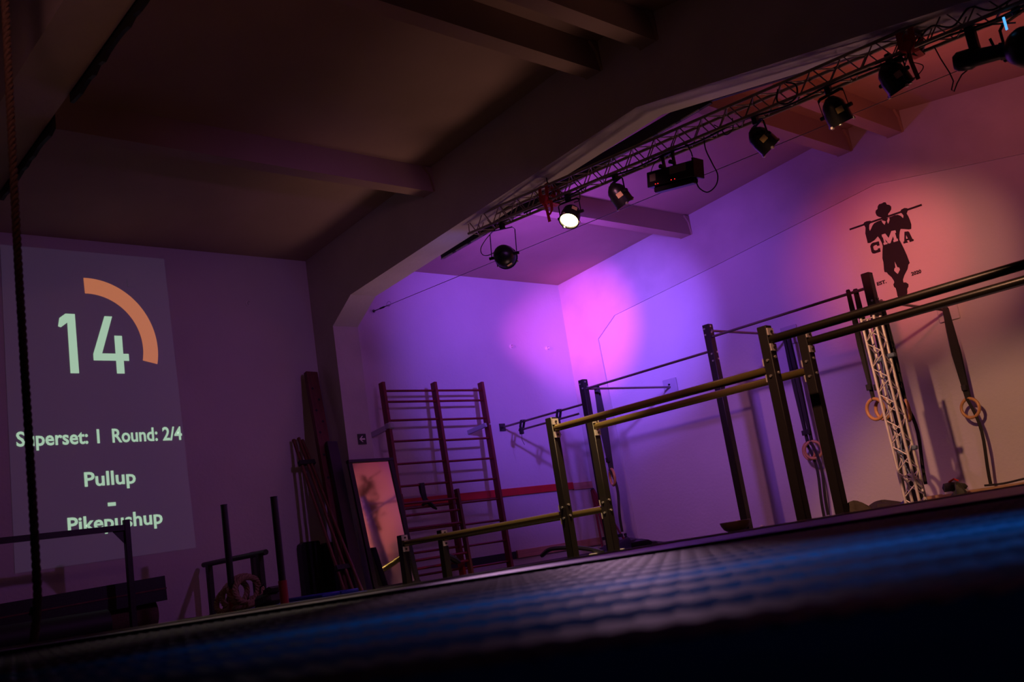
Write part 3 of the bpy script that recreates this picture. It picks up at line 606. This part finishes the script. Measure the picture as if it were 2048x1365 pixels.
cab('power_cable', [(-3.95, 7.52, 3.76), (-3.98, 7.52, 3.66), (-3.90, 7.52, 3.60), (-3.80, 7.52, 3.62), (-3.78, 7.52, 3.72), (-3.86, 7.52, 3.78)], 'coiled loop of cable hanging from the truss above the warm-rimmed lamp', .008)
pts = [(TA.x+.9+q*5.6, 7.56+.02*sin(q*23), truss_z(TA.x+.9+q*5.6)-.10+.012*sin(q*40)) for q in [k/60 for k in range(61)]]
cab('power_cable', pts, 'bundle of cable running along the bottom of the lighting truss', .010)
cab('power_cable', [(-2.75, 7.56, 3.60), (-2.6, 7.53, 3.66), (-2.45, 7.53, 3.58), (-2.3, 7.53, 3.66), (-2.15, 7.53, 3.56), (-1.9, 7.53, 3.60)], 'tangle of cable on the truss above the tube-shaped lamp', .008)

# red lifting straps with eye bolts
def red_sling(x, lab, tails):
    z = truss_z(x); zs = 4.206+.0773*(x+5.37) if x < -5.37 else 4.206-.178*(x+5.37)
    t = thing('lifting_sling', (x, 7.61, z), lab, 'strap')
    ey = build('eye_bolt', MB().cyl((x, 7.6, zs-.005), (x, 7.6, zs-.07), .007, 8), 'lamp', t)
    build('eye', MB().tube([(x+.024*cos(a), 7.6, zs-.09+.024*sin(a)) for a in [2*pi*k/14 for k in range(14)]], .007, 6, closed=True), 'lamp', ey)
    for s in (-1, 1):
        build('webbing', MB().ribbon([(x, 7.6, zs-.10), (x+s*.05, 7.52, z+.10), (x+s*.05, 7.505, z-.06), (x+s*.04, 7.56, z-.115), (x+s*.02, 7.7, z-.11), (x+s*.04, 7.715, z+.08), (x, 7.61, zs-.11)], .045, (1, 0, .05), .006), 'redstrap', t)
    for pts in tails: build('webbing_tail', MB().ribbon([(x+a, 7.5, z+b_) for a, b_ in pts], .032, (.9, .3, .1), .005), 'redstrap', t)
    build('knot', MB().box((x-.05, 7.48, z-.12), (x+.05, 7.54, z-.02), Matrix.Rotation(.5, 3, 'Y'), bev=.015), 'redstrap', t)
red_sling(-6.85, 'red webbing sling holding the truss near its left end, left of the glowing lamp', [[(0, -.08), (.02, -.2), (.03, -.33)], [(.02, -.08), (.10, -.12), (.09, -.22), (.04, -.26)], [(.02, -.05), (.12, -.06), (.16, -.10)]])
red_sling(-2.80, 'dark red webbing sling holding the truss near the right edge with a tail hanging down', [[(0, -.05), (.0, -.2), (.02, -.36)]])
cab('safety_cable', [(-2.80, 7.49, 3.52), (-2.86, 7.49, 3.42), (-2.88, 7.49, 3.34), (-2.82, 7.49, 3.31), (-2.74, 7.49, 3.34), (-2.72, 7.49, 3.38), (-2.79, 7.49, 3.44)], 'thin loop of cord around the hanging red webbing tail', .004)

# steel wire across the bay with turnbuckle
t = thing('steel_cable', (XL, 8.44, 3.91), 'thin steel cable stretched from the side wall across the bay behind the truss', 'cable')
wa, wb = Vector((XL, 8.44, 3.91)), Vector((XR, 8.44, 3.40))
build('wire', MB().cyl(wa+(wb-wa)*.03, wb, .0045, 6), 'wire', t)
build('turnbuckle', MB().tube([wa+(wb-wa)*q for q in (0.001, .004, .012, .014, .02, .022, .03)], .01, 8, radii=[.012, .007, .007, .014, .014, .007, .005]), 'lamp', t)
build('wire_loop', MB().tube([wa+Vector((.40+.05*cos(a), 0, .0+.035*sin(a))) for a in [2*pi*k/12 for k in range(12)]], .003, 5, closed=True), 'wire', t)
build('eye', MB().tube([wa+Vector((.03, .02*cos(a), .02*sin(a))) for a in [2*pi*k/10 for k in range(10)]], .005, 6, closed=True), 'lamp', t)

# ================================================================ WALL BARS
def wx(z): return -10.90-.25*z/2.8         # plane of the bars, leaning back to the wall
t = thing('wall_bars', (-10.95, 9.1, 0), 'tall red wooden wall bars with two columns of rungs leaning on the side wall', 'wall bars')
ST = ((8.13, 8.25), (9.02, 9.18), (9.92, 10.10))        # y at foot, y at top
for ya, yb in ST: build('stile', MB().beam((wx(0), ya, 0), (wx(2.79), yb, 2.79), .045, .10, up=(1, 0, 0)), 'redlac', t, smooth=False)
def sty(i, z): return ST[i][0]+(ST[i][1]-ST[i][0])*z/2.79
for z in (2.67, 2.51, 2.23, 1.92, 1.61, 1.30, 1.0, .69, .39, .09):
    build('rung', MB().cyl((wx(z), sty(1, z), z), (wx(z), sty(2, z), z), .017, 10), 'redlac', t)
for z in (2.67, 2.51, 2.24, 1.94, 1.62, 1.31, 1.0, .70, .40, .10):
    build('rung', MB().cyl((wx(z), sty(0, z), z), (wx(z), sty(1, z), z), .017, 10), 'redlac', t)
t = thing('wall_bracket', (XL, 8.23, 2.12), 'grey tape-wrapped bracket fixing the left top of the red wall bars', 'bracket')
build('arm', MB().beam((XL, 8.14, 2.09), (-11.06, 8.24, 2.16), .05, .07), 'grey', t)
build('wrap', MB().box((-11.14, 8.19, 2.11), (-11.02, 8.29, 2.21), bev=.02), 'grey', t)
t = thing('wall_bracket', (XL, 10.02, 2.10), 'grey bracket fixing the right top of the red wall bars', 'bracket')
build('arm', MB().beam((XL, 9.93, 2.07), (-11.06, 10.0, 2.12), .05, .06), 'grey', t)
build('bolt', MB().cyl((-11.02, 10.05, 2.12), (-11.0, 10.05, 2.12), .016, 8), 'bolt', t)
t = thing('short_wall_bars', (-10.8, 8.8, 0), 'low dark red ladder standing before the left half of the wall bars', 'ladder')
def sx(z): return -10.78-.10*z/1.4
for y in (8.08, 9.07): build('stile', MB().beam((sx(0), y, 0), (sx(1.19), y+.02, 1.19), .04, .075, up=(1, 0, 0)), 'redwood', t, smooth=False)
for z in (1.06, .90, .72, .56, .30, .19): build('rung', MB().cyl((sx(z), 8.08, z), (sx(z), 9.07, z), .018, 8), 'redlac', t)
t = thing('resistance_band', (wx(1.33), 8.62, 1.05), 'black band looped over a rung in the left column of the wall bars', 'band')
xx = wx(1.31)
build('loop', MB().ribbon([(xx+.02, 8.62, 1.05), (xx+.03, 8.60, 1.2), (xx+.022, 8.60, 1.33), (xx-.022, 8.60, 1.33), (xx-.02, 8.61, 1.2), (xx+.01, 8.64, 1.03)], .075, (0, 1, 0), .006), 'strap', t)
build('bundle', MB().tube([(xx+.03, 8.55, 1.02), (xx+.05, 8.62, 1.08), (xx+.05, 8.72, .99), (xx+.04, 8.78, .95)], .03, 8, radii=[.02, .035, .03, .012]), 'strap', t)
t = thing('glove', (-10.7, 8.75, .2), 'small black bundle hanging on the lowest rungs of the wall bars', 'glove')
build('bundle', MB().tube([(-10.74, 8.60, .24), (-10.72, 8.66, .29), (-10.72, 8.74, .25), (-10.73, 8.82, .20), (-10.74, 8.87, .19)], .04, 8, radii=[.02, .045, .05, .04, .015]), 'strap', t)
build('cuff', MB().ribbon([(-10.74, 8.62, .3), (-10.72, 8.64, .25), (-10.70, 8.66, .2)], .05, (0, 1, 0), .01), 'strap', t)

# boards on the side wall
tagit(build('wall_board', MB().box((XL, 8.0, 1.05), (XL+.03, 12.0, 1.165), bev=.004), 'redpaint', org=(XL, 10, 1.05)), 'long red painted board fixed on the side wall behind the wall bars', 'board')
tagit(build('wall_board', MB().box((XL, 12.0, 1.035), (XL+.03, 12.46, 1.15), bev=.004), 'plank', org=(XL, 12.2, 1.03)), 'short bare wooden board at the end of the red board in the corner', 'board')
tagit(build('wall_board', MB().box((XL, 10.53, .10), (XL+.035, 12.46, .22), bev=.004), 'plank', org=(XL, 11.5, .1)), 'bare wooden board low on the side wall near the corner', 'board')
tagit(build('wall_board', MB().box((XL, 9.2, .10), (XL+.015, 10.52, .21), bev=.004), 'blackrub', org=(XL, 9.9, .1)), 'dark low board left of the bare wooden one, behind the wall bars', 'board')

# ================================================================ MIRROR, BEAM, STAFFS, PADS
t = thing('leaning_mirror', (-10.52, 7.63, 0), 'tall black-framed mirror leaning against the frame pillar and reflecting pink light', 'mirror')
mz = 1.66
def mp(y, z, off=0): return Vector((-10.53-.25*z/mz-.06*(y-7.63)+off, y, z))
Wy0, Wy1 = 7.29, 7.97
for a, b_ in (((Wy0, 0), (Wy0, mz)), ((Wy1, 0), (Wy1, mz)), ((Wy0-.03, mz), (Wy1+.03, mz)), ((Wy0-.03, .03), (Wy1+.03, .03))):
    build('frame_rail', MB().beam(mp(*a), mp(*b_), .035, .06, up=(1, 0, .18) if a[0] != b_[0] else (0, 1, 0)), 'pad', t, smooth=False)
g = [mp(Wy0+.01, .03), mp(Wy1-.01, .03), mp(Wy1-.01, mz-.01), mp(Wy0+.01, mz-.01)]
build('glass', MB().add(g+[p-Vector((.012, 0, 0)) for p in g], [(0, 1, 2, 3), (7, 6, 5, 4), (0, 4, 5, 1), (1, 5, 6, 2), (2, 6, 7, 3), (3, 7, 4, 0)]), 'mirror', t, smooth=False)
# peg board beam leaning in the angle of the pillar
t = thing('peg_beam', (-10.75, 7.05, 0), 'long dark red wooden beam with peg holes leaning beside the pillar', 'beam')
pa, pb = Vector((-10.70, 7.02, .02)), Vector((-11.28, 7.20, 2.96))
build('beam', MB().beam(pa, pb, .17, .07, up=(.98, .0, .2)), 'redwood', t, smooth=False)
build('beam', MB().beam(pa+Vector((.16, .06, 0)), pa+(pb-pa)*.66+Vector((.10, .06, 0)), .15, .06, up=(.98, 0, .2)), 'pad', t, smooth=False)
dd = (pb-pa).normalized(); fr = Vector((.98, 0, .2)); fr = (fr-dd*fr.dot(dd)).normalized(); sd = dd.cross(fr)
for k in range(9):
    c = pa+(pb-pa)*(.50+.052*k)+fr*.036+sd*(.035 if k % 2 else -.035)
    build('peg_hole', MB().cyl(c, c+fr*.002, .018, 10), 'blackrub', t)
staffs = []
def staff(a, b_, lab):
    t = thing('wooden_staff', a, lab, 'staff', 'staffs leaning in the pillar corner')
    a, b_ = Vector(a), Vector(b_); n = 7
    pts = []; rad = []
    for k in range(n):
        q = k/(n-1); p = a+(b_-a)*q; pts += [p-(b_-a).normalized()*.012, p, p+(b_-a).normalized()*.012]; rad += [.021, .025, .021]
    build('shaft', MB().tube(pts, .02, 10, radii=rad), 'cane', t)
    return t
ta = staff((-10.52, 6.86, 0), (-11.33, 6.86, 2.06), 'reddish staff in the taped bundle left of the peg beam, outer one')
tb = staff((-10.46, 6.94, 0), (-11.33, 6.94, 2.08), 'reddish staff in the taped bundle left of the peg beam, middle one')
tc_ = staff((-10.40, 7.02, 0), (-11.33, 6.99, 2.05), 'reddish staff in the taped bundle left of the peg beam, inner one')
for q, lab in ((.84, 'upper black tape band round the bundle of wooden staffs'), (.17, 'lower black tape band round the bundle of wooden staffs')):
    c0 = Vector((-10.46, 6.94, 0)); c1 = Vector((-11.33, 6.93, 2.07)); c = c0+(c1-c0)*q; dd_ = (c1-c0).normalized()
    wv = .075+.02*(1-q)
    tagit(build('tape_band', MB().beam(c-dd_*.03, c+dd_*.03, .07+2*wv, .062, up=(.9, 0, .4)), 'strap', org=c, smooth=False), lab, 'tape')
for i, (ya, yb, h, lab) in enumerate(((6.77, 7.05, .74, 'black padded board standing against the side wall, left of the two'), (7.09, 7.38, .70, 'black padded board standing against the side wall, right of the two by the pillar'))):
    t = thing('black_pad', (-11.33, (ya+yb)/2, 0), lab, 'pad')
    poly = [(ya, 0), (yb, 0), (yb, h-.02), (yb-.02, h), (ya+.05, h), (ya+.015, h-.02), (ya, h-.06)]
    build('cushion', MB().prism(poly, (-11.39, 0, 0), (0, 1, 0), (0, 0, 1), (1, 0, 0), .11), 'pad', t)
    build('back_board', MB().box((-11.399, ya+.01, 0), (-11.385, yb-.01, h-.03)), 'blackrub', t, smooth=False)
for i, (a, b_, z0, z1, lab) in enumerate((((-11.3, 5.9), (-9.9, 6.75), 0, .05, 'blue folded mat on the floor left of the staffs, lower one'), ((-10.9, 6.2), (-10.0, 6.7), .05, .09, 'blue folded mat lying on the lower blue one by the staffs'))):
    t = thing('folded_mat', ((a[0]+b_[0])/2, (a[1]+b_[1])/2, z0), lab, 'mat', 'blue mats by the staffs')
    mid = (a[1]+b_[1])/2
    build('mat_half', MB().box((a[0], a[1], z0), (b_[0], mid-.005, z1), bev=.01), 'bluemat', t)
    build('mat_half', MB().box((a[0], mid+.005, z0), (b_[0], b_[1], z1), bev=.01), 'bluemat', t)

# ================================================================ SLED, ROPE, LOW RACK, BAGS AT THE LEFT
t = thing('push_sled', (-9.9, 5.2, 0), 'black push sled with two tall uprights in red sleeves and a low handle bar', 'sled')
for x in (-10.12, -9.05):
    o = build('upright', MB().cyl((x, 5.18, .05), (x, 5.18, 1.19 if x < -10 else 1.125), .036, 14), 'steel', t)
    build('sleeve', MB().cyl((x, 5.18, .05), (x, 5.18, .30), .043, 14), 'darkred', o)
    build('end_cap', MB().cyl((x, 5.18, 1.125 if x > -10 else 1.19), (x, 5.18, 1.135 if x > -10 else 1.20), .037, 14), 'blackrub', o)
build('handle_bar', MB().cyl((-11.28, 5.45, .625), (-9.80, 5.45, .625), .030, 12), 'steel', t)
for x in (-11.15, -9.95): build('handle_post', MB().box((x-.035, 5.42, .02), (x+.035, 5.48, .62), bev=.004), 'steel', t)
build('handle_post', MB().box((-10.20, 5.47, .02), (-10.14, 5.53, .66), bev=.004), 'steel', t)
for y in (5.18, 5.50): build('skid', MB().box((-11.30, y-.04, 0), (-8.75, y+.04, .055), bev=.01), 'steel', t)
for x in (-10.6, -9.6): build('cross_member', MB().box((x-.03, 5.2, .02), (x+.03, 5.5, .06)), 'steel', t, smooth=False)
build('edge_band', MB().box((-10.0, 5.135, .03), (-9.2, 5.14, .045)), 'label', t, smooth=False)
t = thing('rope_coil', (-10.2, 5.3, .06), 'coil of thick pale hemp rope heaped on the push sled', 'rope')
def torus(c, r, nrm, rr=.030):
    x, y = basis(Vector(nrm)); c = Vector(c)
    mb = MB(); n = 30
    ctr = [c+(x*cos(a)+y*sin(a))*r for a in [2*pi*k/n for k in range(n)]]
    # three twisted strands
    for s in range(3):
        pts = []
        for k in range(n*3):
            a = 2*pi*k/(n*3); radial = (x*cos(a)+y*sin(a)); tw = a*9+s*2*pi/3
            pts.append(c+radial*(r+rr*.5*cos(tw))+Vector(nrm).normalized()*rr*.5*sin(tw))
        mb.tube(pts, rr*.62, 6, closed=True)
    return mb
for c, r, nrm in (((-10.30, 5.20, .19), .135, (.3, -.8, .5)), ((-10.24, 5.27, .24), .145, (.5, -.7, .4)), ((-10.05, 5.28, .27), .15, (.8, -.5, .25)), ((-9.98, 5.30, .26), .14, (.9, -.3, .3)), ((-10.38, 5.28, .16), .12, (-.2, -.9, .5)), ((-10.10, 5.34, .13), .17, (.1, -.2, 1))):
    build('rope_loop', torus(c, r, nrm), 'rope', t)
t = thing('chalk_bag', (-9.62, 5.33, .06), 'olive cloth bundle with a handle loop lying beside the rope coil on the sled', 'bag')
build('bundle', MB().box((-9.80, 5.24, .06), (-9.48, 5.42, .20), Matrix.Rotation(-.12, 3, 'Y'), bev=.04), 'shoe', t)
build('handle_loop', MB().tube([(-9.74, 5.3, .2), (-9.72, 5.3, .27), (-9.64, 5.3, .29), (-9.60, 5.3, .23), (-9.58, 5.3, .2)], .008, 6), 'strap', t)
build('flap', MB().prism([(0, 0), (.17, .03), (.20, .07), (.14, .09), (.02, .06)], (-9.62, 5.26, .17), (1, 0, 0), (0, 0, 1), (0, 1, 0), .12), 'shoe', t)
t = thing('low_bar_rack', (-10.5, 3.6, 0), 'low black bar rack in front of the projection at the left edge', 'rack')
build('bar', MB().beam((-10.5, 1.0, 1.07), (-10.5, 4.25, 1.09), .05, .06), 'steel', t, smooth=False)
for y in (4.26, 1.3):
    o = build('post', MB().box((-10.53, y-.03, 0), (-10.47, y+.03, 1.17 if y > 2 else 1.1), bev=.004), 'steel', t)
    build('foot', MB().box((-10.75, y-.035, 0), (-10.25, y+.035, .04)), 'steel', o, smooth=False)
build('gusset', MB().prism([(0, 0), (-.12, 0), (0, -.14)], (-10.505, 4.23, 1.06), (0, 1, 0), (0, 0, 1), (1, 0, 0), .01), 'steel', t, smooth=False)
# long padded bag on a roller
t = thing('vaulting_bag', (-9.4, 3.9, .25), 'long dark padded bag with an angular end lying along the wall at far left', 'bag')
ba, bb = Vector((-11.05, 2.2, .35)), Vector((-10.95, 4.74, .43))
dB = (bb-ba).normalized(); xB = Vector((0, 0, 1)).cross(dB).normalized(); zB = dB.cross(xB)
hexp = [(-.30, -.14), (.22, -.14), (.30, -.05), (.30, .06), (.18, .12), (-.30, .12)]
build('body', MB().prism([(a*.75, b_) for a, b_ in hexp], ba, xB, zB, dB, (bb-ba).length), 'pad', t)
build('seam', MB().prism([(-.232, -.02), (.232, -.02), (.232, -.005), (-.232, -.005)], ba-dB*.004, xB, zB, dB, (bb-ba).length+.008), 'redwood', t, smooth=False)
t = thing('foam_roller', (-11.0, 3.2, 0), 'dark round bolster under the padded bag with its round end showing', 'bolster')
build('roll', MB().lathe([(.001, -2.4), (.15, -2.4), (.165, -2.3), (.165, .02), (.15, .06), (.001, .065)], (-10.98, 4.62, .165), (.03, 1, 0), 28), 'darkrope', t)
build('end_disc', MB().lathe([(.001, .0), (.09, .0), (.09, .01), (.001, .012)], (-10.978, 4.686, .165), (.03, 1, 0), 20), 'pad', t)
tagit(build('bolster', MB().tube([(-10.52, 2.2, .15), (-10.52, 4.0, .15)], .14, 20), 'blackrub', org=(-10.52, 3.1, 0)), 'black bolster lying in front of the padded bag at far left', 'bolster')

# climbing rope hanging in front
t = thing('climbing_rope', (-5.45, 1.72, 0), 'thick dark twisted climbing rope hanging straight down at the left edge', 'rope')
rp = MB(); X0, Y0 = -5.42, 1.725
n = 560
for s in range(3):
    pts = []
    for k in range(n):
        z = .10+(ceil_z(X0)-.10)*k/(n-1); tw = z*58+s*2*pi/3
        bend = (-.055*(max(0, .42-z)/.32)**1.5)
        pts.append((X0+bend*.6+.010*sin(z*2.1)+.0105*cos(tw), Y0+bend*.6+.0105*sin(tw), z))
    rp.tube(pts, .0125, 6)
build('twisted_strand', rp, 'darkrope', t)
build('ceiling_clamp', MB().cyl((X0, Y0, ceil_z(X0)-.08), (X0, Y0, ceil_z(X0)), .05, 12), 'steel', t)
build('whipping', MB().tube([(X0-.015, Y0-.015, .30), (X0-.006, Y0-.006, .34)], .027, 10), 'strap', t)

# ================================================================ SMALL THINGS ON THE FLOOR
bw = (-7.20, 10.30)
t = thing('metal_bowl', (bw[0], bw[1], 0), 'dark bronze bowl with a brushed shine at the foot of the middle rig post', 'bowl')
build('shell', MB().lathe([(r*.86, h*.86) for r, h in ((.001, .0), (.10, .008), (.17, .05), (.205, .11), (.215, .155), (.208, .158), (.195, .11), (.16, .06), (.09, .02), (.001, .012))], (bw[0], bw[1], .035), (0, 0, 1), 32), 'bronze', t)
build('foot_ring', MB().lathe([(.06, 0), (.07, 0), (.07, .04), (.05, .04)], (bw[0], bw[1], 0), (0, 0, 1), 20), 'bronze', t)
tagit(build('chalk_ball', MB().lathe([(.001, -.028), (.022, -.022), (.036, 0), (.024, .022), (.001, .026)], (-7.9, 11.9, .03), (0, 0, 1), 14), 'white', org=(-7.9, 11.9, 0)), 'small white ball on the floor right of the bronze bowl', 'ball')
t = thing('spray_bottle', (-10.64, 12.2, 0), 'small black bottle standing by the wall right of the corner sticks', 'bottle')
build('body', MB().lathe([(.001, 0), (.045, 0), (.05, .02), (.05, .12), (.03, .16), (.018, .17), (.018, .19)], (-10.64, 12.25, 0), (-.12, 0, 1), 16), 'signblack', t)
build('cap', MB().lathe([(.02, .19), (.024, .19), (.024, .22), (.001, .225)], (-10.64, 12.25, 0), (-.12, 0, 1), 12), 'blackrub', t)
for i, (x, y) in enumerate(((-8.75, 9.45), (-8.55, 9.62))):
    tagit(build('chalk_block', MB().box((x-.09, y-.05, 0), (x+.09, y+.05, .05 if i else .045), Matrix.Rotation(.5, 3, 'Z'), bev=.006), 'grey', org=(x, y, 0)), ('white block on the floor at the foot of the rear parallel-bar post, left one', 'white block on the floor at the foot of the rear parallel-bar post, right one')[i], 'block', 'white blocks by the post')
for i in range(5):
    a = Vector((-10.98+.11*i, 12.02+.03*i, 0)); b_ = Vector((-11.36+.010*i, 12.40+.005*i, .98+.02*(i % 2)))
    t = thing('corner_stick', a, ('reddish stick fanned out in the room corner, first from the left', 'reddish stick fanned out in the room corner, second from the left', 'reddish stick fanned out in the room corner, middle one of five', 'reddish stick fanned out in the room corner, fourth from the left', 'reddish stick fanned out in the room corner, rightmost')[i], 'stick', 'sticks in the corner')
    build('shaft', MB().cyl(a, b_, .017, 8), 'redlac', t)
    build('tip', MB().cyl(b_, b_+(b_-a).normalized()*.02, .019, 8), 'blackrub', t)
tagit(build('stick_band', MB().beam((-10.95, 12.03, .19), (-10.62, 12.12, .20), .07, .05), 'strap', org=(-10.8, 12.1, .19), smooth=False), 'black band holding the reddish sticks in the corner together', 'band')
def heap(name, c, rx_, ry_, h, m, lab, cat, seed=0, seg=16):
    rnd = random.Random(seed); vs = []; fs = []; rings = 6
    offs = [rnd.uniform(.75, 1.25) for _ in range(seg)]
    for i in range(rings+1):
        q = i/rings; rr = cos(q*pi/2)
        for k in range(seg):
            a = 2*pi*k/seg; w_ = offs[k]*(1+.25*sin(a*3+q*5+seed))
            vs.append((c[0]+rx_*rr*cos(a)*w_, c[1]+ry_*rr*sin(a)*w_, c[2]+h*sin(q*pi/2)*(1+.25*sin(a*2+seed+q*3))))
    for i in range(rings):
        for k in range(seg): fs.append((i*seg+k, i*seg+(k+1) % seg, (i+1)*seg+(k+1) % seg, (i+1)*seg+k))
    fs.append(tuple(range(seg))[::-1]); fs.append(tuple(rings*seg+k for k in range(seg)))
    return tagit(build(name, MB().add(vs, fs), m, org=c), lab, cat)
heap('dark_cloth', (-5.1, 8.55, 0), .50, .14, .07, 'cloth', 'dark cloth lying crumpled around the foot of the rear big parallel-bar post', 'cloth', 2)
heap('dark_cloth', (-4.56, 8.37, .0), .14, .07, .17, 'cloth', 'peaked fold of dark cloth against the rear big post', 'cloth', 5)
heap('cable_heap', (-5.9, 11.5, 0), .38, .14, .12, 'cloth', 'dark heap of straps on the floor left of the aluminium tower', 'straps', 3)
heap('black_bag', (-5.38, 11.2, 0), .16, .12, .17, 'pad', 'small black bag beside the left foot of the aluminium tower', 'bag', 4)
heap('dark_cloth', (-10.15, 11.7, 0), .55, .2, .13, 'pad', 'low black heap on the floor by the wall right of the corner sticks', 'cloth', 8)
cab('floor_cable', [(-10.2, 9.9, .1), (-9.9, 9.8, .17), (-9.3, 9.6, .15), (-8.9, 9.5, .10), (-8.6, 9.4, .04)], 'dark cable lying along the floor below the side wall', .03)
t = thing('trainer_shoe', (-5.15, 11.75, 0), 'small dark shoe with reddish laces right of the aluminium tower', 'shoe')
build('sole', MB().prism([(-.13, -.04), (.10, -.045), (.14, 0), (.10, .045), (-.13, .04), (-.15, 0)], (-5.15, 11.85, .10), (.8, .6, 0), (-.6, .8, 0), (0, 0, 1), .025), 'white', t)
build('upper', MB().lathe([(.001, -.14), (.05, -.12), (.065, -.04), (.05, .06), (.035, .12), (.001, .15)], (-5.15, 11.85, .165), (.8, .6, -.08), 14), 'shoe', t)
build('laces', MB().tube([(-5.18, 11.80, .23), (-5.14, 11.86, .26), (-5.10, 11.88, .23)], .012, 6), 'redstrap', t)
heap('shoe_pair_bag', (-5.0, 11.6, 0), .10, .08, .18, 'shoe', 'olive crumpled bag right of the foot of the aluminium tower', 'bag', 9)
cab('strap_on_ledge', [(-4.95, 12.2, .13), (-4.75, 12.25, .12), (-4.5, 12.3, .14), (-4.2, 12.3, .15), (-3.6, 12.3, .15)], 'black strap lying along the tan ledge at the right edge', .014, 'strap')
